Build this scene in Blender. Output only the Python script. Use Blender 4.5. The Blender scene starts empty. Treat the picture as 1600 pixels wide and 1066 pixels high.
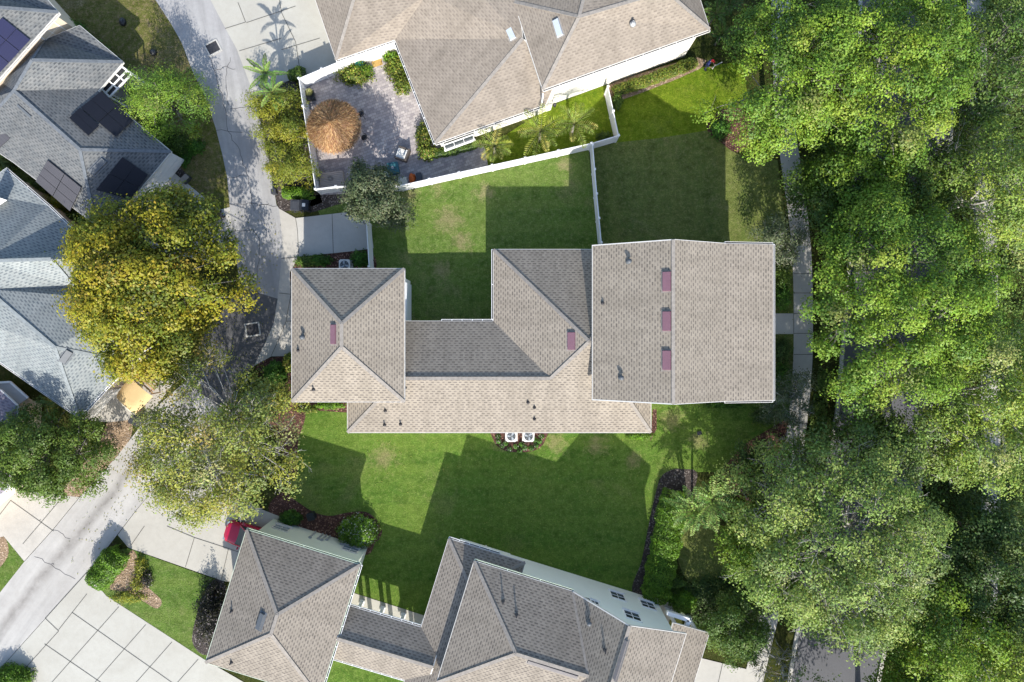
import bpy, bmesh, math, random
import numpy as np
from mathutils import Vector, Matrix
from mathutils.geometry import tessellate_polygon

R = math.radians
H = 55.0            # drone height in metres
F = 1600 * 24 / 36  # focal length in photo pixels
NX, NY = 800.0, 520.0   # the point of the photo straight below the drone
sc = bpy.context.scene
col = sc.collection

# ------------------------------------------------------------------ camera, sky, sun, exposure
cam = bpy.data.cameras.new('camera')
cam.lens = 24; cam.sensor_width = 36; cam.shift_y = -13 / 1600
cam.clip_start = 0.5; cam.clip_end = 4000
co = bpy.data.objects.new('camera', cam); col.objects.link(co)
co.location = (0, 0, H); co.rotation_euler = (0, 0, 0)
sc.camera = co

SUN_EL, SUN_AZ = R(34), R(6)     # shadows fall up the picture, six degrees to the left
to_sun = Vector((math.sin(SUN_AZ) * math.cos(SUN_EL), -math.cos(SUN_AZ) * math.cos(SUN_EL), math.sin(SUN_EL)))
w = bpy.data.worlds.new('World'); sc.world = w; w.use_nodes = True
nt = w.node_tree
sky = nt.nodes.new('ShaderNodeTexSky'); sky.sky_type = 'NISHITA'; sky.sun_disc = False
sky.sun_elevation = SUN_EL; sky.sun_rotation = math.pi - SUN_AZ
bg = nt.nodes['Background']; bg.inputs[1].default_value = 0.15
nt.links.new(sky.outputs[0], bg.inputs[0])
sl = bpy.data.lights.new('sun', 'SUN'); sl.energy = 3.9; sl.angle = R(0.55); sl.color = (1, 0.955, 0.885)
so = bpy.data.objects.new('sun', sl); col.objects.link(so)
so.rotation_euler = (-to_sun).to_track_quat('-Z', 'Y').to_euler()
so.location = (0, 0, 80)
sc.view_settings.view_transform = 'Standard'; sc.view_settings.look = 'None'
sc.view_settings.exposure = 1.03; sc.view_settings.gamma = 1

# ------------------------------------------------------------------ helpers
def P(px, py, z=0.0):
    """the world point at height z that the photo shows at (px, py)"""
    k = (H - z) / F
    return Vector(((px - NX) * k, (NY - py) * k, z))
def S(z=0.0): return (H - z) / F      # metres per photo pixel at height z

def tag(o, label=None, cat=None, group=None, kind=None):
    if label: o['label'] = label
    if cat: o['category'] = cat
    if group: o['group'] = group
    if kind: o['kind'] = kind
    return o
def thing(name, loc, label, cat, group=None, rz=0):
    o = bpy.data.objects.new(name, None); col.objects.link(o)
    o.empty_display_size = 0.3
    o.location = loc; o.rotation_euler = (0, 0, rz)
    return tag(o, label, cat, group)

class MB:
    """collects geometry in world (or local) space and links it as one mesh object"""
    def __init__(self): self.v = []; self.f = []; self.m = []; self.uv = []; self.sm = []
    def face(self, pts, mi=0, uv=None, smooth=False):
        i = len(self.v); self.v += [tuple(p) for p in pts]
        self.f.append(tuple(range(i, i + len(pts)))); self.m.append(mi); self.sm.append(smooth)
        self.uv.append(uv if uv else [(0, 0)] * len(pts))
    def mesh(self, vs, fs, mi=0, smooth=False):
        i = len(self.v); self.v += [tuple(p) for p in vs]
        for f in fs:
            self.f.append(tuple(i + k for k in f)); self.m.append(mi); self.sm.append(smooth)
            self.uv.append([(0, 0)] * len(f))
    def box(self, c, s, rz=0, mi=0, taper=1.0, bev=0.0):
        cx, cy, cz = c; a, b, h = s[0] / 2, s[1] / 2, s[2] / 2
        ca, sa = math.cos(rz), math.sin(rz)
        def ring(k, z):
            if bev <= 0: q = [(-a, -b), (a, -b), (a, b), (-a, b)]
            else:
                e = bev
                q = [(-a + e, -b), (a - e, -b), (a, -b + e), (a, b - e), (a - e, b), (-a + e, b), (-a, b - e), (-a, -b + e)]
            return [(cx + (x * ca - y * sa) * k, cy + (x * sa + y * ca) * k, cz + z) for x, y in q]
        lo = ring(1, -h); hi = ring(taper, h); n = len(lo)
        self.mesh(lo + hi, [tuple(range(n))[::-1], tuple(range(n, 2 * n))] + [(i, (i + 1) % n, n + (i + 1) % n, n + i) for i in range(n)], mi)
    def beam(self, p0, p1, wd, ht, mi=0, up=Vector((0, 0, 1))):
        p0 = Vector(p0); p1 = Vector(p1); d = (p1 - p0).normalized()
        s = d.cross(up); s = s.normalized() if s.length > 1e-5 else Vector((1, 0, 0)); u = s.cross(d)
        o = [(-1, -1), (1, -1), (1, 1), (-1, 1)]
        vs = [p + s * (x * wd / 2) + u * (y * ht / 2) for p in (p0, p1) for x, y in o]
        self.mesh(vs, [(0, 1, 2, 3)[::-1], (4, 5, 6, 7)] + [(i, (i + 1) % 4, 4 + (i + 1) % 4, 4 + i) for i in range(4)], mi)
    def tube(self, pts, rad, n=6, mi=0, smooth=True, cap=True):
        pts = [Vector(p) for p in pts]; vs = []; fs = []
        if not hasattr(rad, '__len__'): rad = [rad] * len(pts)
        ref = Vector((0.31, 0.17, 0.93)).normalized()
        for i, p in enumerate(pts):
            d = (pts[min(i + 1, len(pts) - 1)] - pts[max(i - 1, 0)])
            d = d.normalized() if d.length > 1e-7 else Vector((0, 0, 1))
            s = d.cross(ref); s = s.normalized() if s.length > 1e-4 else d.cross(Vector((1, 0, 0))).normalized(); u = s.cross(d)
            for k in range(n):
                a = 2 * math.pi * k / n
                vs.append(p + (s * math.cos(a) + u * math.sin(a)) * rad[i])
        for i in range(len(pts) - 1):
            for k in range(n):
                a, b = i * n + k, i * n + (k + 1) % n
                fs.append((a, b, b + n, a + n))
        if cap: fs += [tuple(range(n))[::-1], tuple(range((len(pts) - 1) * n, len(pts) * n))]
        self.mesh(vs, fs, mi, smooth)
    def lathe(self, prof, c=(0, 0, 0), n=20, mi=0, smooth=True, sx=1, sy=1):
        vs = []; fs = []
        for r, z in prof:
            for k in range(n):
                a = 2 * math.pi * k / n
                vs.append((c[0] + r * sx * math.cos(a), c[1] + r * sy * math.sin(a), c[2] + z))
        for i in range(len(prof) - 1):
            for k in range(n):
                a, b = i * n + k, i * n + (k + 1) % n
                fs.append((a, b, b + n, a + n))
        fs += [tuple(range(n))[::-1], tuple(range((len(prof) - 1) * n, len(prof) * n))]
        self.mesh(vs, fs, mi, smooth)
    def prism(self, poly, z0, z1, mi=0, top=True):
        n = len(poly)
        area = sum(poly[i][0] * poly[(i + 1) % n][1] - poly[(i + 1) % n][0] * poly[i][1] for i in range(n))
        if area < 0: poly = poly[::-1]
        vs = [(p[0], p[1], z0) for p in poly] + [(p[0], p[1], z1) for p in poly]
        fs = [(i, (i + 1) % n, n + (i + 1) % n, n + i) for i in range(n)]
        if top: fs.append(tuple(range(n, 2 * n)))
        self.mesh(vs, fs, mi)
    def build(self, name, mats, parent=None):
        me = bpy.data.meshes.new(name)
        me.from_pydata(self.v, [], self.f)
        if not isinstance(mats, (list, tuple)): mats = [mats]
        for m in mats: me.materials.append(m)
        me.polygons.foreach_set('material_index', self.m)
        me.polygons.foreach_set('use_smooth', self.sm)
        ul = me.uv_layers.new(name='UVMap')
        ul.data.foreach_set('uv', [c for f in self.uv for p in f for c in p])
        me.update()
        o = bpy.data.objects.new(name, me); col.objects.link(o)
        if parent is not None:
            bpy.context.view_layer.update()
            o.parent = parent
            o.matrix_parent_inverse = parent_world(parent).inverted()
        return o
def parent_world(p):
    m = p.matrix_basis.copy()
    if p.parent: m = parent_world(p.parent) @ p.matrix_parent_inverse @ m
    return m
def copy_tree(o, parent=None):
    c = o.copy(); col.objects.link(c)
    if parent is not None: c.parent = parent
    for ch in list(o.children): copy_tree(ch, c)
    return c

def crom(pts, n=8, closed=False):
    """smooth curve through points"""
    pts = [Vector(p) for p in pts]; out = []; L = len(pts)
    rng_ = range(L) if closed else range(L - 1)
    for i in rng_:
        p0 = pts[(i - 1) % L] if closed or i > 0 else pts[0]
        p1 = pts[i]; p2 = pts[(i + 1) % L]
        p3 = pts[(i + 2) % L] if closed or i + 2 < L else pts[-1]
        for k in range(n):
            t = k / n
            out.append(0.5 * ((2 * p1) + (p2 - p0) * t + (2 * p0 - 5 * p1 + 4 * p2 - p3) * t * t + (3 * p1 - p0 - 3 * p2 + p3) * t ** 3))
    if not closed: out.append(pts[-1])
    return out

# ------------------------------------------------------------------ materials
class NB:
    def __init__(self, name):
        self.m = bpy.data.materials.new(name); self.m.use_nodes = True
        self.t = self.m.node_tree; self.b = self.t.nodes['Principled BSDF']; self.out = self.t.nodes['Material Output']
        self.b.inputs['Roughness'].default_value = 0.85
        self.b.inputs['Specular IOR Level'].default_value = 0.25
    def n(self, typ, **kw):
        x = self.t.nodes.new(typ)
        for k, v in kw.items(): setattr(x, k, v)
        return x
    def l(self, a, b): self.t.links.new(a, b)
    def val(self, x, inp):
        if isinstance(x, (int, float)): inp.default_value = x
        elif isinstance(x, tuple): inp.default_value = x if len(x) == 4 or inp.type == 'VECTOR' else (*x, 1)
        else: self.l(x, inp)
    def math(self, op, a, b=0.0, c=None):
        x = self.n('ShaderNodeMath', operation=op); self.val(a, x.inputs[0]); self.val(b, x.inputs[1])
        if c is not None: self.val(c, x.inputs[2])
        return x.outputs[0]
    def mix(self, f, a, b, blend='MIX'):
        x = self.n('ShaderNodeMix', data_type='RGBA', blend_type=blend)
        self.val(f, x.inputs[0]); self.val(a, x.inputs[6]); self.val(b, x.inputs[7]); return x.outputs[2]
    def noise(self, scale, detail=4, rough=0.6, vec=None, dist=0.0, dim='3D'):
        x = self.n('ShaderNodeTexNoise', noise_dimensions=dim)
        x.inputs['Scale'].default_value = scale; x.inputs['Detail'].default_value = detail
        x.inputs['Roughness'].default_value = rough; x.inputs['Distortion'].default_value = dist
        self.l(vec if vec is not None else self.pos(), x.inputs['Vector']); return x.outputs[0]
    def pos(self):
        if not hasattr(self, '_p'): self._p = self.n('ShaderNodeNewGeometry').outputs['Position']
        return self._p
    def obj(self):
        if not hasattr(self, '_o'): self._o = self.n('ShaderNodeTexCoord').outputs['Object']
        return self._o
    def ramp(self, f, stops):
        x = self.n('ShaderNodeValToRGB'); e = x.color_ramp.elements
        while len(e) < len(stops): e.new(0.5)
        for i, (p, c) in enumerate(stops):
            e[i].position = p; e[i].color = (c, c, c, 1) if isinstance(c, (int, float)) else (*c, 1)
        self.l(f, x.inputs[0]); return x.outputs[0]
    def scaled(self, vec, s, rz=0):
        x = self.n('ShaderNodeMapping'); x.vector_type = 'TEXTURE' if rz else 'POINT'
        x.inputs['Scale'].default_value = tuple(1 / k for k in s) if rz else s; x.inputs['Rotation'].default_value = (0, 0, rz)
        self.l(vec, x.inputs['Vector']); return x.outputs[0]
    def color(self, c): self.val(c, self.b.inputs['Base Color'])
    def bump(self, h, strength=0.5, dist=0.02):
        x = self.n('ShaderNodeBump'); x.inputs['Strength'].default_value = strength; x.inputs['Distance'].default_value = dist
        self.l(h, x.inputs['Height']); self.l(x.outputs[0], self.b.inputs['Normal'])

def m_paint(name, c, rough=0.5, var=0.12, metal=0.0, spec=0.4, scale=2.5):
    b = NB(name)
    n = b.noise(scale, 5, 0.65)
    b.color(b.mix(b.ramp(n, [(0.3, 0.0), (0.75, 1.0)]), c, tuple(x * (1 - var) for x in c)))
    b.b.inputs['Roughness'].default_value = rough; b.b.inputs['Metallic'].default_value = metal
    b.b.inputs['Specular IOR Level'].default_value = spec
    return b.m

def m_roof(name, light, dark, w_=0.40, rh=0.185, warm=0.06, contrast=1.0):
    """laminated shingles: staggered dark tabs on lighter courses, laid along each slope by its UVs (metres)"""
    b = NB(name)
    uv = b.n('ShaderNodeUVMap').outputs[0]
    sp = b.n('ShaderNodeSeparateXYZ'); b.l(uv, sp.inputs[0])
    u, v = sp.outputs[0], sp.outputs[1]
    vr = b.math('DIVIDE', v, rh); row = b.math('FLOOR', vr); fv = b.math('FRACT', vr)
    wn1 = b.n('ShaderNodeTexWhiteNoise', noise_dimensions='1D'); b.l(row, wn1.inputs['W'])
    stag = b.math('MULTIPLY', b.math('MODULO', row, 2.0), 0.5)
    jit = b.math('MULTIPLY', wn1.outputs[0], 0.22)
    uu = b.math('ADD', b.math('DIVIDE', u, w_), b.math('ADD', stag, jit))
    cell = b.math('FLOOR', uu); fu = b.math('FRACT', uu)
    cv = b.n('ShaderNodeCombineXYZ'); b.l(cell, cv.inputs[0]); b.l(row, cv.inputs[1])
    wn = b.n('ShaderNodeTexWhiteNoise', noise_dimensions='2D'); b.l(cv.outputs[0], wn.inputs['Vector'])
    rnd = wn.outputs[0]
    wdt = b.math('ADD', 0.38, b.math('MULTIPLY', rnd, 0.28))
    tab = b.math('MULTIPLY', b.math('LESS_THAN', fu, wdt), b.math('LESS_THAN', fv, 0.52))
    line = b.math('LESS_THAN', fv, 0.16)
    tone = b.math('ADD', b.math('MULTIPLY', tab, b.math('ADD', 0.5, b.math('MULTIPLY', rnd, 0.35))), b.math('MULTIPLY', line, 0.22))
    tone = b.math('MINIMUM', b.math('MULTIPLY', tone, contrast * 1.0), 1.0)
    c = b.mix(tone, light, dark)
    wn3 = b.n('ShaderNodeTexWhiteNoise', noise_dimensions='2D')
    sv = b.n('ShaderNodeVectorMath', operation='ADD'); b.l(cv.outputs[0], sv.inputs[0]); sv.inputs[1].default_value = (37.3, 11.7, 0); b.l(sv.outputs[0], wn3.inputs['Vector'])
    c = b.mix(0.12, c, b.mix(wn3.outputs[0], (0.04, 0.04, 0.045), (0.42, 0.38, 0.33)))
    big = b.noise(0.35, 5, 0.6)
    c = b.mix(b.math('MULTIPLY', b.ramp(big, [(0.35, 0.0), (0.7, 1.0)]), 0.22), c, tuple(x * 0.62 for x in light))
    cs = b.n('ShaderNodeCombineXYZ'); b.l(b.math('MULTIPLY', u, 1.1), cs.inputs[0]); b.l(b.math('MULTIPLY', v, 0.16), cs.inputs[1])
    stn = b.noise(1.0, 4, 0.65, vec=cs.outputs[0])
    c = b.mix(b.math('MULTIPLY', b.ramp(stn, [(0.44, 0.0), (0.72, 1.0)]), 0.36), c, tuple(x * 0.45 for x in light))
    grit = b.noise(40, 2, 0.7)
    c = b.mix(0.25, c, b.mix(grit, (0.02, 0.02, 0.02), (0.6, 0.56, 0.5)), 'OVERLAY')
    b.color(c)
    hh = b.math('SUBTRACT', b.math('MULTIPLY', tab, 0.6), b.math('MULTIPLY', fv, 0.5))
    b.bump(hh, 0.35, 0.012)
    b.b.inputs['Roughness'].default_value = 0.95; b.b.inputs['Specular IOR Level'].default_value = 0.15
    return b.m

def m_grass(name, c1, c2, dry, dry_amt=0.5, dry_scale=0.28, spots=(), mow=None):
    b = NB(name)
    big = b.noise(0.16, 4, 0.55, dist=0.4); mid = b.noise(1.3, 5, 0.65); fine = b.noise(9, 4, 0.75); tiny = b.noise(30, 2, 0.8)
    c = b.mix(b.ramp(big, [(0.3, 0.0), (0.7, 1.0)]), c1, c2)
    c = b.mix(b.math('MULTIPLY', b.ramp(mid, [(0.40, 0.0), (0.64, 1.0)]), 0.62), c, tuple(x * 0.45 for x in c1))
    lt = b.noise(3.2, 4, 0.7)
    c = b.mix(b.math('MULTIPLY', b.ramp(lt, [(0.48, 0.0), (0.66, 1.0)]), 0.62), c, (c2[0] * 1.55, c2[1] * 1.32, c2[2] * 1.9))
    wd = b.noise(0.75, 6, 0.75, dist=1.0)
    c = b.mix(b.math('MULTIPLY', b.ramp(wd, [(0.54, 0.0), (0.64, 1.0)]), 0.42), c, (c1[0] * 0.62, c1[1] * 0.78, c1[2] * 0.8))
    d = b.noise(dry_scale, 5, 0.7, dist=0.6)
    dm = b.math('MULTIPLY', b.ramp(d, [(0.56, 0.0), (0.70, 1.0)]), b.ramp(fine, [(0.3, 0.25), (0.62, 1.0)]))
    c = b.mix(b.math('MULTIPLY', dm, dry_amt), c, dry)
    if mow is not None:
        st = b.noise(1.0, 2, 0.5, vec=b.scaled(b.pos(), (0.03, 0.75, 1), mow))
        c = b.mix(b.math('MULTIPLY', b.ramp(st, [(0.42, 0.0), (0.58, 1.0)]), 0.22), c, (c2[0] * 1.45, c2[1] * 1.25, c2[2] * 1.3))
    for px, py, rp in spots:
        q = P(px, py); sv = b.n('ShaderNodeVectorMath', operation='DISTANCE'); b.l(b.pos(), sv.inputs[0]); sv.inputs[1].default_value = (q.x, q.y, 0)
        k = b.math('SUBTRACT', 1.0, b.math('DIVIDE', sv.outputs['Value'], rp / 19.4))
        k = b.math('ADD', k, b.math('MULTIPLY', b.math('SUBTRACT', b.noise(1.6, 5, 0.75), 0.5), 1.9))
        c = b.mix(b.math('MULTIPLY', b.ramp(k, [(0.35, 0.0), (0.95, 1.0)]), 0.62), c, dry)
    c = b.mix(b.ramp(fine, [(0.36, 0.0), (0.62, 1.0)]), b.mix(0.45, c, (0.008, 0.02, 0.004)), c)
    sp = b.ramp(tiny, [(0.62, 0.0), (0.72, 1.0)])
    c = b.mix(b.math('MULTIPLY', sp, 0.45), c, b.mix(0.5, c, (0.32, 0.30, 0.12)))
    b.color(c)
    b.bump(b.math('ADD', fine, b.math('MULTIPLY', tiny, 0.6)), 0.9, 0.10)
    b.b.inputs['Roughness'].default_value = 1.0; b.b.inputs['Specular IOR Level'].default_value = 0.05
    return b.m

def m_concrete(name, c, stain=(0.16, 0.15, 0.14), amt=0.45, streak=0.0, srz=0.0, band=None):
    b = NB(name)
    big = b.noise(0.3, 6, 0.62, dist=0.5); mid = b.noise(2.4, 6, 0.7); fine = b.noise(22, 3, 0.7)
    k = b.math('MULTIPLY', b.ramp(big, [(0.36, 0.0), (0.72, 1.0)]), amt)
    cc = b.mix(k, c, stain)
    cc = b.mix(b.math('MULTIPLY', b.ramp(mid, [(0.45, 0.0), (0.75, 1.0)]), amt * 0.6), cc, stain)
    if streak:
        st = b.noise(1.0, 5, 0.65, vec=b.scaled(b.pos(), (0.09, 1.1, 1), srz))
        cc = b.mix(b.math('MULTIPLY', b.ramp(st, [(0.42, 0.0), (0.7, 1.0)]), streak), cc, tuple(x * 0.42 for x in c))
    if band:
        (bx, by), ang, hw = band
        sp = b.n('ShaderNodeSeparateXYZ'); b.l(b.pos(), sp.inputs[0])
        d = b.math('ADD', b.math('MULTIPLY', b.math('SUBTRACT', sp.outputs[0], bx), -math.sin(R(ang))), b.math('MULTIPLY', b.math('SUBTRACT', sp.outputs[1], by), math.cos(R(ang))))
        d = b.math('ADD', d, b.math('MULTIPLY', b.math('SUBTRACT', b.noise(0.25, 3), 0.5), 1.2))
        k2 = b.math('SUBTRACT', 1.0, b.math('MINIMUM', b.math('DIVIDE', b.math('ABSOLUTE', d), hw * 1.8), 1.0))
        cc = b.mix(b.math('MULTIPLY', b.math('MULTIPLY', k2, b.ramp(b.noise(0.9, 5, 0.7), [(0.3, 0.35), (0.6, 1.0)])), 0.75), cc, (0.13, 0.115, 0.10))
    cc = b.mix(0.10, cc, b.mix(fine, (0.02, 0.02, 0.02), (0.9, 0.88, 0.84)))
    b.color(cc); b.bump(fine, 0.15, 0.01)
    return b.m

def m_mulch(name, c1, c2, c3):
    b = NB(name)
    v = b.n('ShaderNodeTexVoronoi'); v.inputs['Scale'].default_value = 11; b.l(b.pos(), v.inputs['Vector'])
    sep = b.n('ShaderNodeSeparateColor'); b.l(v.outputs['Color'], sep.inputs[0])
    c = b.mix(sep.outputs[0], c1, c2)
    c = b.mix(b.math('GREATER_THAN', sep.outputs[1], 0.86), c, c3)
    c = b.mix(b.ramp(b.noise(0.9, 5, 0.7), [(0.4, 0.0), (0.7, 0.6)]), c, tuple(x * 0.4 for x in c1))
    b.color(c); b.bump(v.outputs['Distance'], 0.8, 0.06)
    return b.m

def m_paver():
    b = NB('patio_pavers')
    br = b.n('ShaderNodeTexBrick'); b.l(b.scaled(b.pos(), (1, 1, 1), R(20)), br.inputs['Vector'])
    br.inputs['Scale'].default_value = 1.0; br.inputs['Brick Width'].default_value = 0.34; br.inputs['Row Height'].default_value = 0.22
    br.inputs['Mortar Size'].default_value = 0.012; br.inputs['Bias'].default_value = 0.0
    br.inputs['Color1'].default_value = (0.24, 0.215, 0.22, 1); br.inputs['Color2'].default_value = (0.50, 0.45, 0.415, 1); br.inputs['Mortar'].default_value = (0.2, 0.18, 0.165, 1)
    c = b.mix(b.ramp(b.noise(0.8, 5, 0.7), [(0.35, 0.0), (0.7, 0.5)]), br.outputs[0], (0.27, 0.245, 0.25))
    c = b.mix(b.math('MULTIPLY', b.ramp(b.noise(5, 4, 0.7), [(0.55, 0.0), (0.72, 1.0)]), 0.35), c, (0.55, 0.52, 0.49))
    b.color(c); return b.m

def m_leaf():
    b = NB('leaves')
    a = b.n('ShaderNodeAttribute', attribute_name='leafcol'); c = a.outputs['Color']
    b.color(c); b.b.inputs['Roughness'].default_value = 0.5; b.b.inputs['Specular IOR Level'].default_value = 0.28
    tr = b.n('ShaderNodeBsdfTranslucent'); b.l(b.mix(0.4, c, (0.16, 0.20, 0.015)), tr.inputs[0])
    mx = b.n('ShaderNodeMixShader'); mx.inputs[0].default_value = 0.30
    b.l(b.b.outputs[0], mx.inputs[1]); b.l(tr.outputs[0], mx.inputs[2]); b.l(mx.outputs[0], b.out.inputs[0])
    return b.m

def m_bark(name, c):
    b = NB(name); n = b.noise(6, 5, 0.7, vec=b.scaled(b.pos(), (1, 1, 0.25)))
    b.color(b.mix(n, tuple(x * 0.55 for x in c), tuple(x * 1.3 for x in c))); b.bump(n, 0.6, 0.03); return b.m

M = dict(
    roof_tan=m_roof('tan_shingles', (0.328, 0.286, 0.231), (0.116, 0.102, 0.090), contrast=1.1),
    roof_brown=m_roof('brown_shingles', (0.285, 0.245, 0.20), (0.165, 0.14, 0.12), 0.40, 0.19, contrast=0.85),
    roof_taupe=m_roof('taupe_shingles', (0.282, 0.249, 0.207), (0.098, 0.087, 0.080), contrast=1.1),
    roof_slate=m_roof('slate_shingles', (0.158, 0.168, 0.172), (0.056, 0.064, 0.075), contrast=1.1),
    roof_blue=m_roof('pale_blue_shingles', (0.285, 0.315, 0.315), (0.105, 0.13, 0.15), contrast=1.1),
    roof_plum=m_roof('plum_shingles', (0.30, 0.27, 0.32), (0.14, 0.12, 0.17)),
    cap_tan=m_paint('tan_ridge_shingle', (0.31, 0.28, 0.245), 0.95, 0.4, spec=0.1, scale=5),
    cap_slate=m_paint('slate_ridge_shingle', (0.17, 0.185, 0.20), 0.95, 0.4, spec=0.1, scale=5),
    cap_blue=m_paint('pale_ridge_shingle', (0.28, 0.305, 0.305), 0.95, 0.4, spec=0.1, scale=5),
    white=m_paint('white_vinyl', (0.78, 0.78, 0.77), 0.4, 0.08),
    trim=m_paint('pale_trim', (0.62, 0.60, 0.56), 0.5, 0.1),
    trim_green=m_paint('pale_green_trim', (0.58, 0.66, 0.52), 0.5, 0.15),
    gutter_dark=m_paint('gutter_inside', (0.035, 0.035, 0.035), 0.8, 0.3),
    stucco=m_paint('cream_stucco', (0.74, 0.71, 0.63), 0.9, 0.08, scale=0.8),
    stucco_green=m_paint('pale_green_stucco', (0.60, 0.64, 0.55), 0.9, 0.07, scale=0.8),
    stucco_blue=m_paint('pale_blue_stucco', (0.68, 0.73, 0.69), 0.9, 0.06, scale=0.8),
    stucco_sand=m_paint('sand_stucco', (0.62, 0.52, 0.40), 0.9, 0.08, scale=0.8),
    stucco_grey=m_paint('grey_stucco', (0.38, 0.36, 0.34), 0.9, 0.1),
    mauve=m_paint('mauve_metal', (0.19, 0.098, 0.122), 0.45, 0.15),
    vent_grey=m_paint('grey_vent_metal', (0.42, 0.46, 0.50), 0.35, 0.1),
    vent_strip=m_paint('grey_strip_vent', (0.20, 0.185, 0.18), 0.7, 0.25, spec=0.1),
    vent_dark=m_paint('dark_vent_metal', (0.10, 0.11, 0.12), 0.5, 0.15),
    black=m_paint('black_plastic', (0.018, 0.02, 0.023), 0.45, 0.3),
    darkgrey=m_paint('dark_grey_plastic', (0.05, 0.053, 0.06), 0.5, 0.25),
    grey=m_paint('grey_metal', (0.35, 0.36, 0.36), 0.5, 0.12),
    lead=m_paint('lead_flashing', (0.07, 0.065, 0.065), 0.6, 0.2),
    glass=m_paint('window_glass', (0.05, 0.06, 0.07), 0.25, 0.3, spec=0.35),
    pane=m_paint('pale_window_glass', (0.26, 0.31, 0.34), 0.1, 0.3, spec=0.6),
    screen=m_paint('dark_screen', (0.012, 0.013, 0.015), 0.6, 0.3),
    asphalt=m_concrete('dark_asphalt', (0.05, 0.05, 0.055), (0.09, 0.088, 0.09), 0.5),
    street=m_concrete('street_asphalt', (0.075, 0.077, 0.09), (0.05, 0.05, 0.055), 0.5),
    alley=m_concrete('alley_concrete', (0.37, 0.36, 0.345), (0.20, 0.19, 0.19), 0.6, 0.5, R(100)),
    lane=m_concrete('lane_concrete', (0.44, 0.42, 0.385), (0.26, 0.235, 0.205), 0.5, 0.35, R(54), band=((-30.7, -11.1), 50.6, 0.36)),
    concrete=m_concrete('driveway_concrete', (0.42, 0.395, 0.335), (0.27, 0.245, 0.20), 0.5),
    concrete_w=m_concrete('pale_driveway_concrete', (0.415, 0.40, 0.345), (0.29, 0.265, 0.215), 0.5),
    concrete_o=m_concrete('weathered_concrete', (0.45, 0.42, 0.365), (0.24, 0.22, 0.19), 0.5),
    walk=m_concrete('sidewalk_concrete', (0.46, 0.44, 0.395), (0.30, 0.285, 0.255), 0.5),
    joint=m_paint('dark_joint', (0.12, 0.115, 0.10), 0.9, 0.4),
    crack=m_paint('crack_tar', (0.10, 0.098, 0.10), 0.9, 0.5),
    paver=m_paver(),
    lawn=m_grass('green_lawn', (0.122, 0.218, 0.036), (0.172, 0.242, 0.058), (0.36, 0.29, 0.16), 0.6, spots=((700, 345, 42), (722, 378, 30), (640, 305, 30), (882, 258, 24), (690, 422, 30), (760, 300, 26)), mow=R(2)),
    lawn_s=m_grass('deep_green_lawn', (0.105, 0.212, 0.03), (0.158, 0.245, 0.042), (0.34, 0.28, 0.14), 0.4, 0.2, spots=((868, 693, 34), (932, 696, 32), (785, 694, 24), (600, 716, 40), (1050, 655, 34), (1092, 690, 28), (990, 720, 26)), mow=R(1)),
    lawn_o=m_grass('olive_lawn', (0.145, 0.195, 0.046), (0.19, 0.225, 0.062), (0.33, 0.28, 0.15), 0.5, mow=R(93)),
    lawn_v=m_grass('vivid_lawn', (0.145, 0.235, 0.014), (0.19, 0.26, 0.02), (0.26, 0.26, 0.08), 0.35),
    verge=m_grass('dry_verge_grass', (0.15, 0.175, 0.03), (0.23, 0.19, 0.085), (0.38, 0.29, 0.20), 0.9, 0.4),
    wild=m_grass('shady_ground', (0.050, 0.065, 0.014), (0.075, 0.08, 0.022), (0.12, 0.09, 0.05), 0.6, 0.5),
    mulch=m_mulch('brown_mulch', (0.055, 0.026, 0.02), (0.13, 0.06, 0.042), (0.30, 0.17, 0.12)),
    mulch_d=m_mulch('dark_soil', (0.04, 0.032, 0.028), (0.085, 0.068, 0.06), (0.22, 0.19, 0.17)),
    mulch_t=m_mulch('tan_mulch', (0.22, 0.15, 0.09), (0.33, 0.235, 0.15), (0.5, 0.38, 0.27)),
    leaf=m_leaf(),
    bark=m_bark('grey_bark', (0.24, 0.22, 0.19)), bark_d=m_bark('brown_bark', (0.11, 0.085, 0.065)), bark_w=m_bark('pale_bark', (0.42, 0.40, 0.36)),
    red=m_paint('crimson_car_paint', (0.40, 0.004, 0.035), 0.25, 0.05, spec=0.6),
    rubber=m_paint('rubber', (0.02, 0.02, 0.02), 0.8, 0.2),
    teal=m_paint('teal_cover', (0.025, 0.11, 0.13), 0.6, 0.15),
    tealpot=m_paint('turquoise_glaze', (0.06, 0.36, 0.36), 0.3, 0.15),
    orange=m_paint('orange_cloth', (0.75, 0.16, 0.03), 0.7, 0.35, scale=8),
    cushion=m_paint('white_cushion', (0.72, 0.70, 0.64), 0.9, 0.1),
    wicker=m_paint('brown_wicker', (0.10, 0.085, 0.075), 0.8, 0.3, scale=20),
    tan=m_paint('tan_resin', (0.46, 0.37, 0.30), 0.6, 0.15),
    canvas=m_paint('tan_canvas', (0.56, 0.40, 0.19), 0.8, 0.12),
    canvas_p=m_paint('pale_canvas', (0.56, 0.53, 0.44), 0.8, 0.15),
    wood=m_paint('pine_slats', (0.50, 0.31, 0.16), 0.7, 0.25, scale=6),
    mat=m_paint('door_mat', (0.42, 0.27, 0.09), 0.95, 0.3, scale=9),
    skin=m_paint('skin', (0.42, 0.25, 0.17), 0.5, 0.05), navy=m_paint('navy_shirt', (0.03, 0.04, 0.16), 0.9, 0.3, scale=9),
    jean=m_paint('dark_jeans', (0.025, 0.03, 0.07), 0.9, 0.3, scale=9), cap=m_paint('red_cap', (0.5, 0.015, 0.02), 0.7, 0.1),
    hair=m_paint('dark_hair', (0.02, 0.015, 0.012), 0.8, 0.2),
    stone=m_paint('grey_stone', (0.30, 0.27, 0.24), 0.9, 0.35, scale=4),
)
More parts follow.
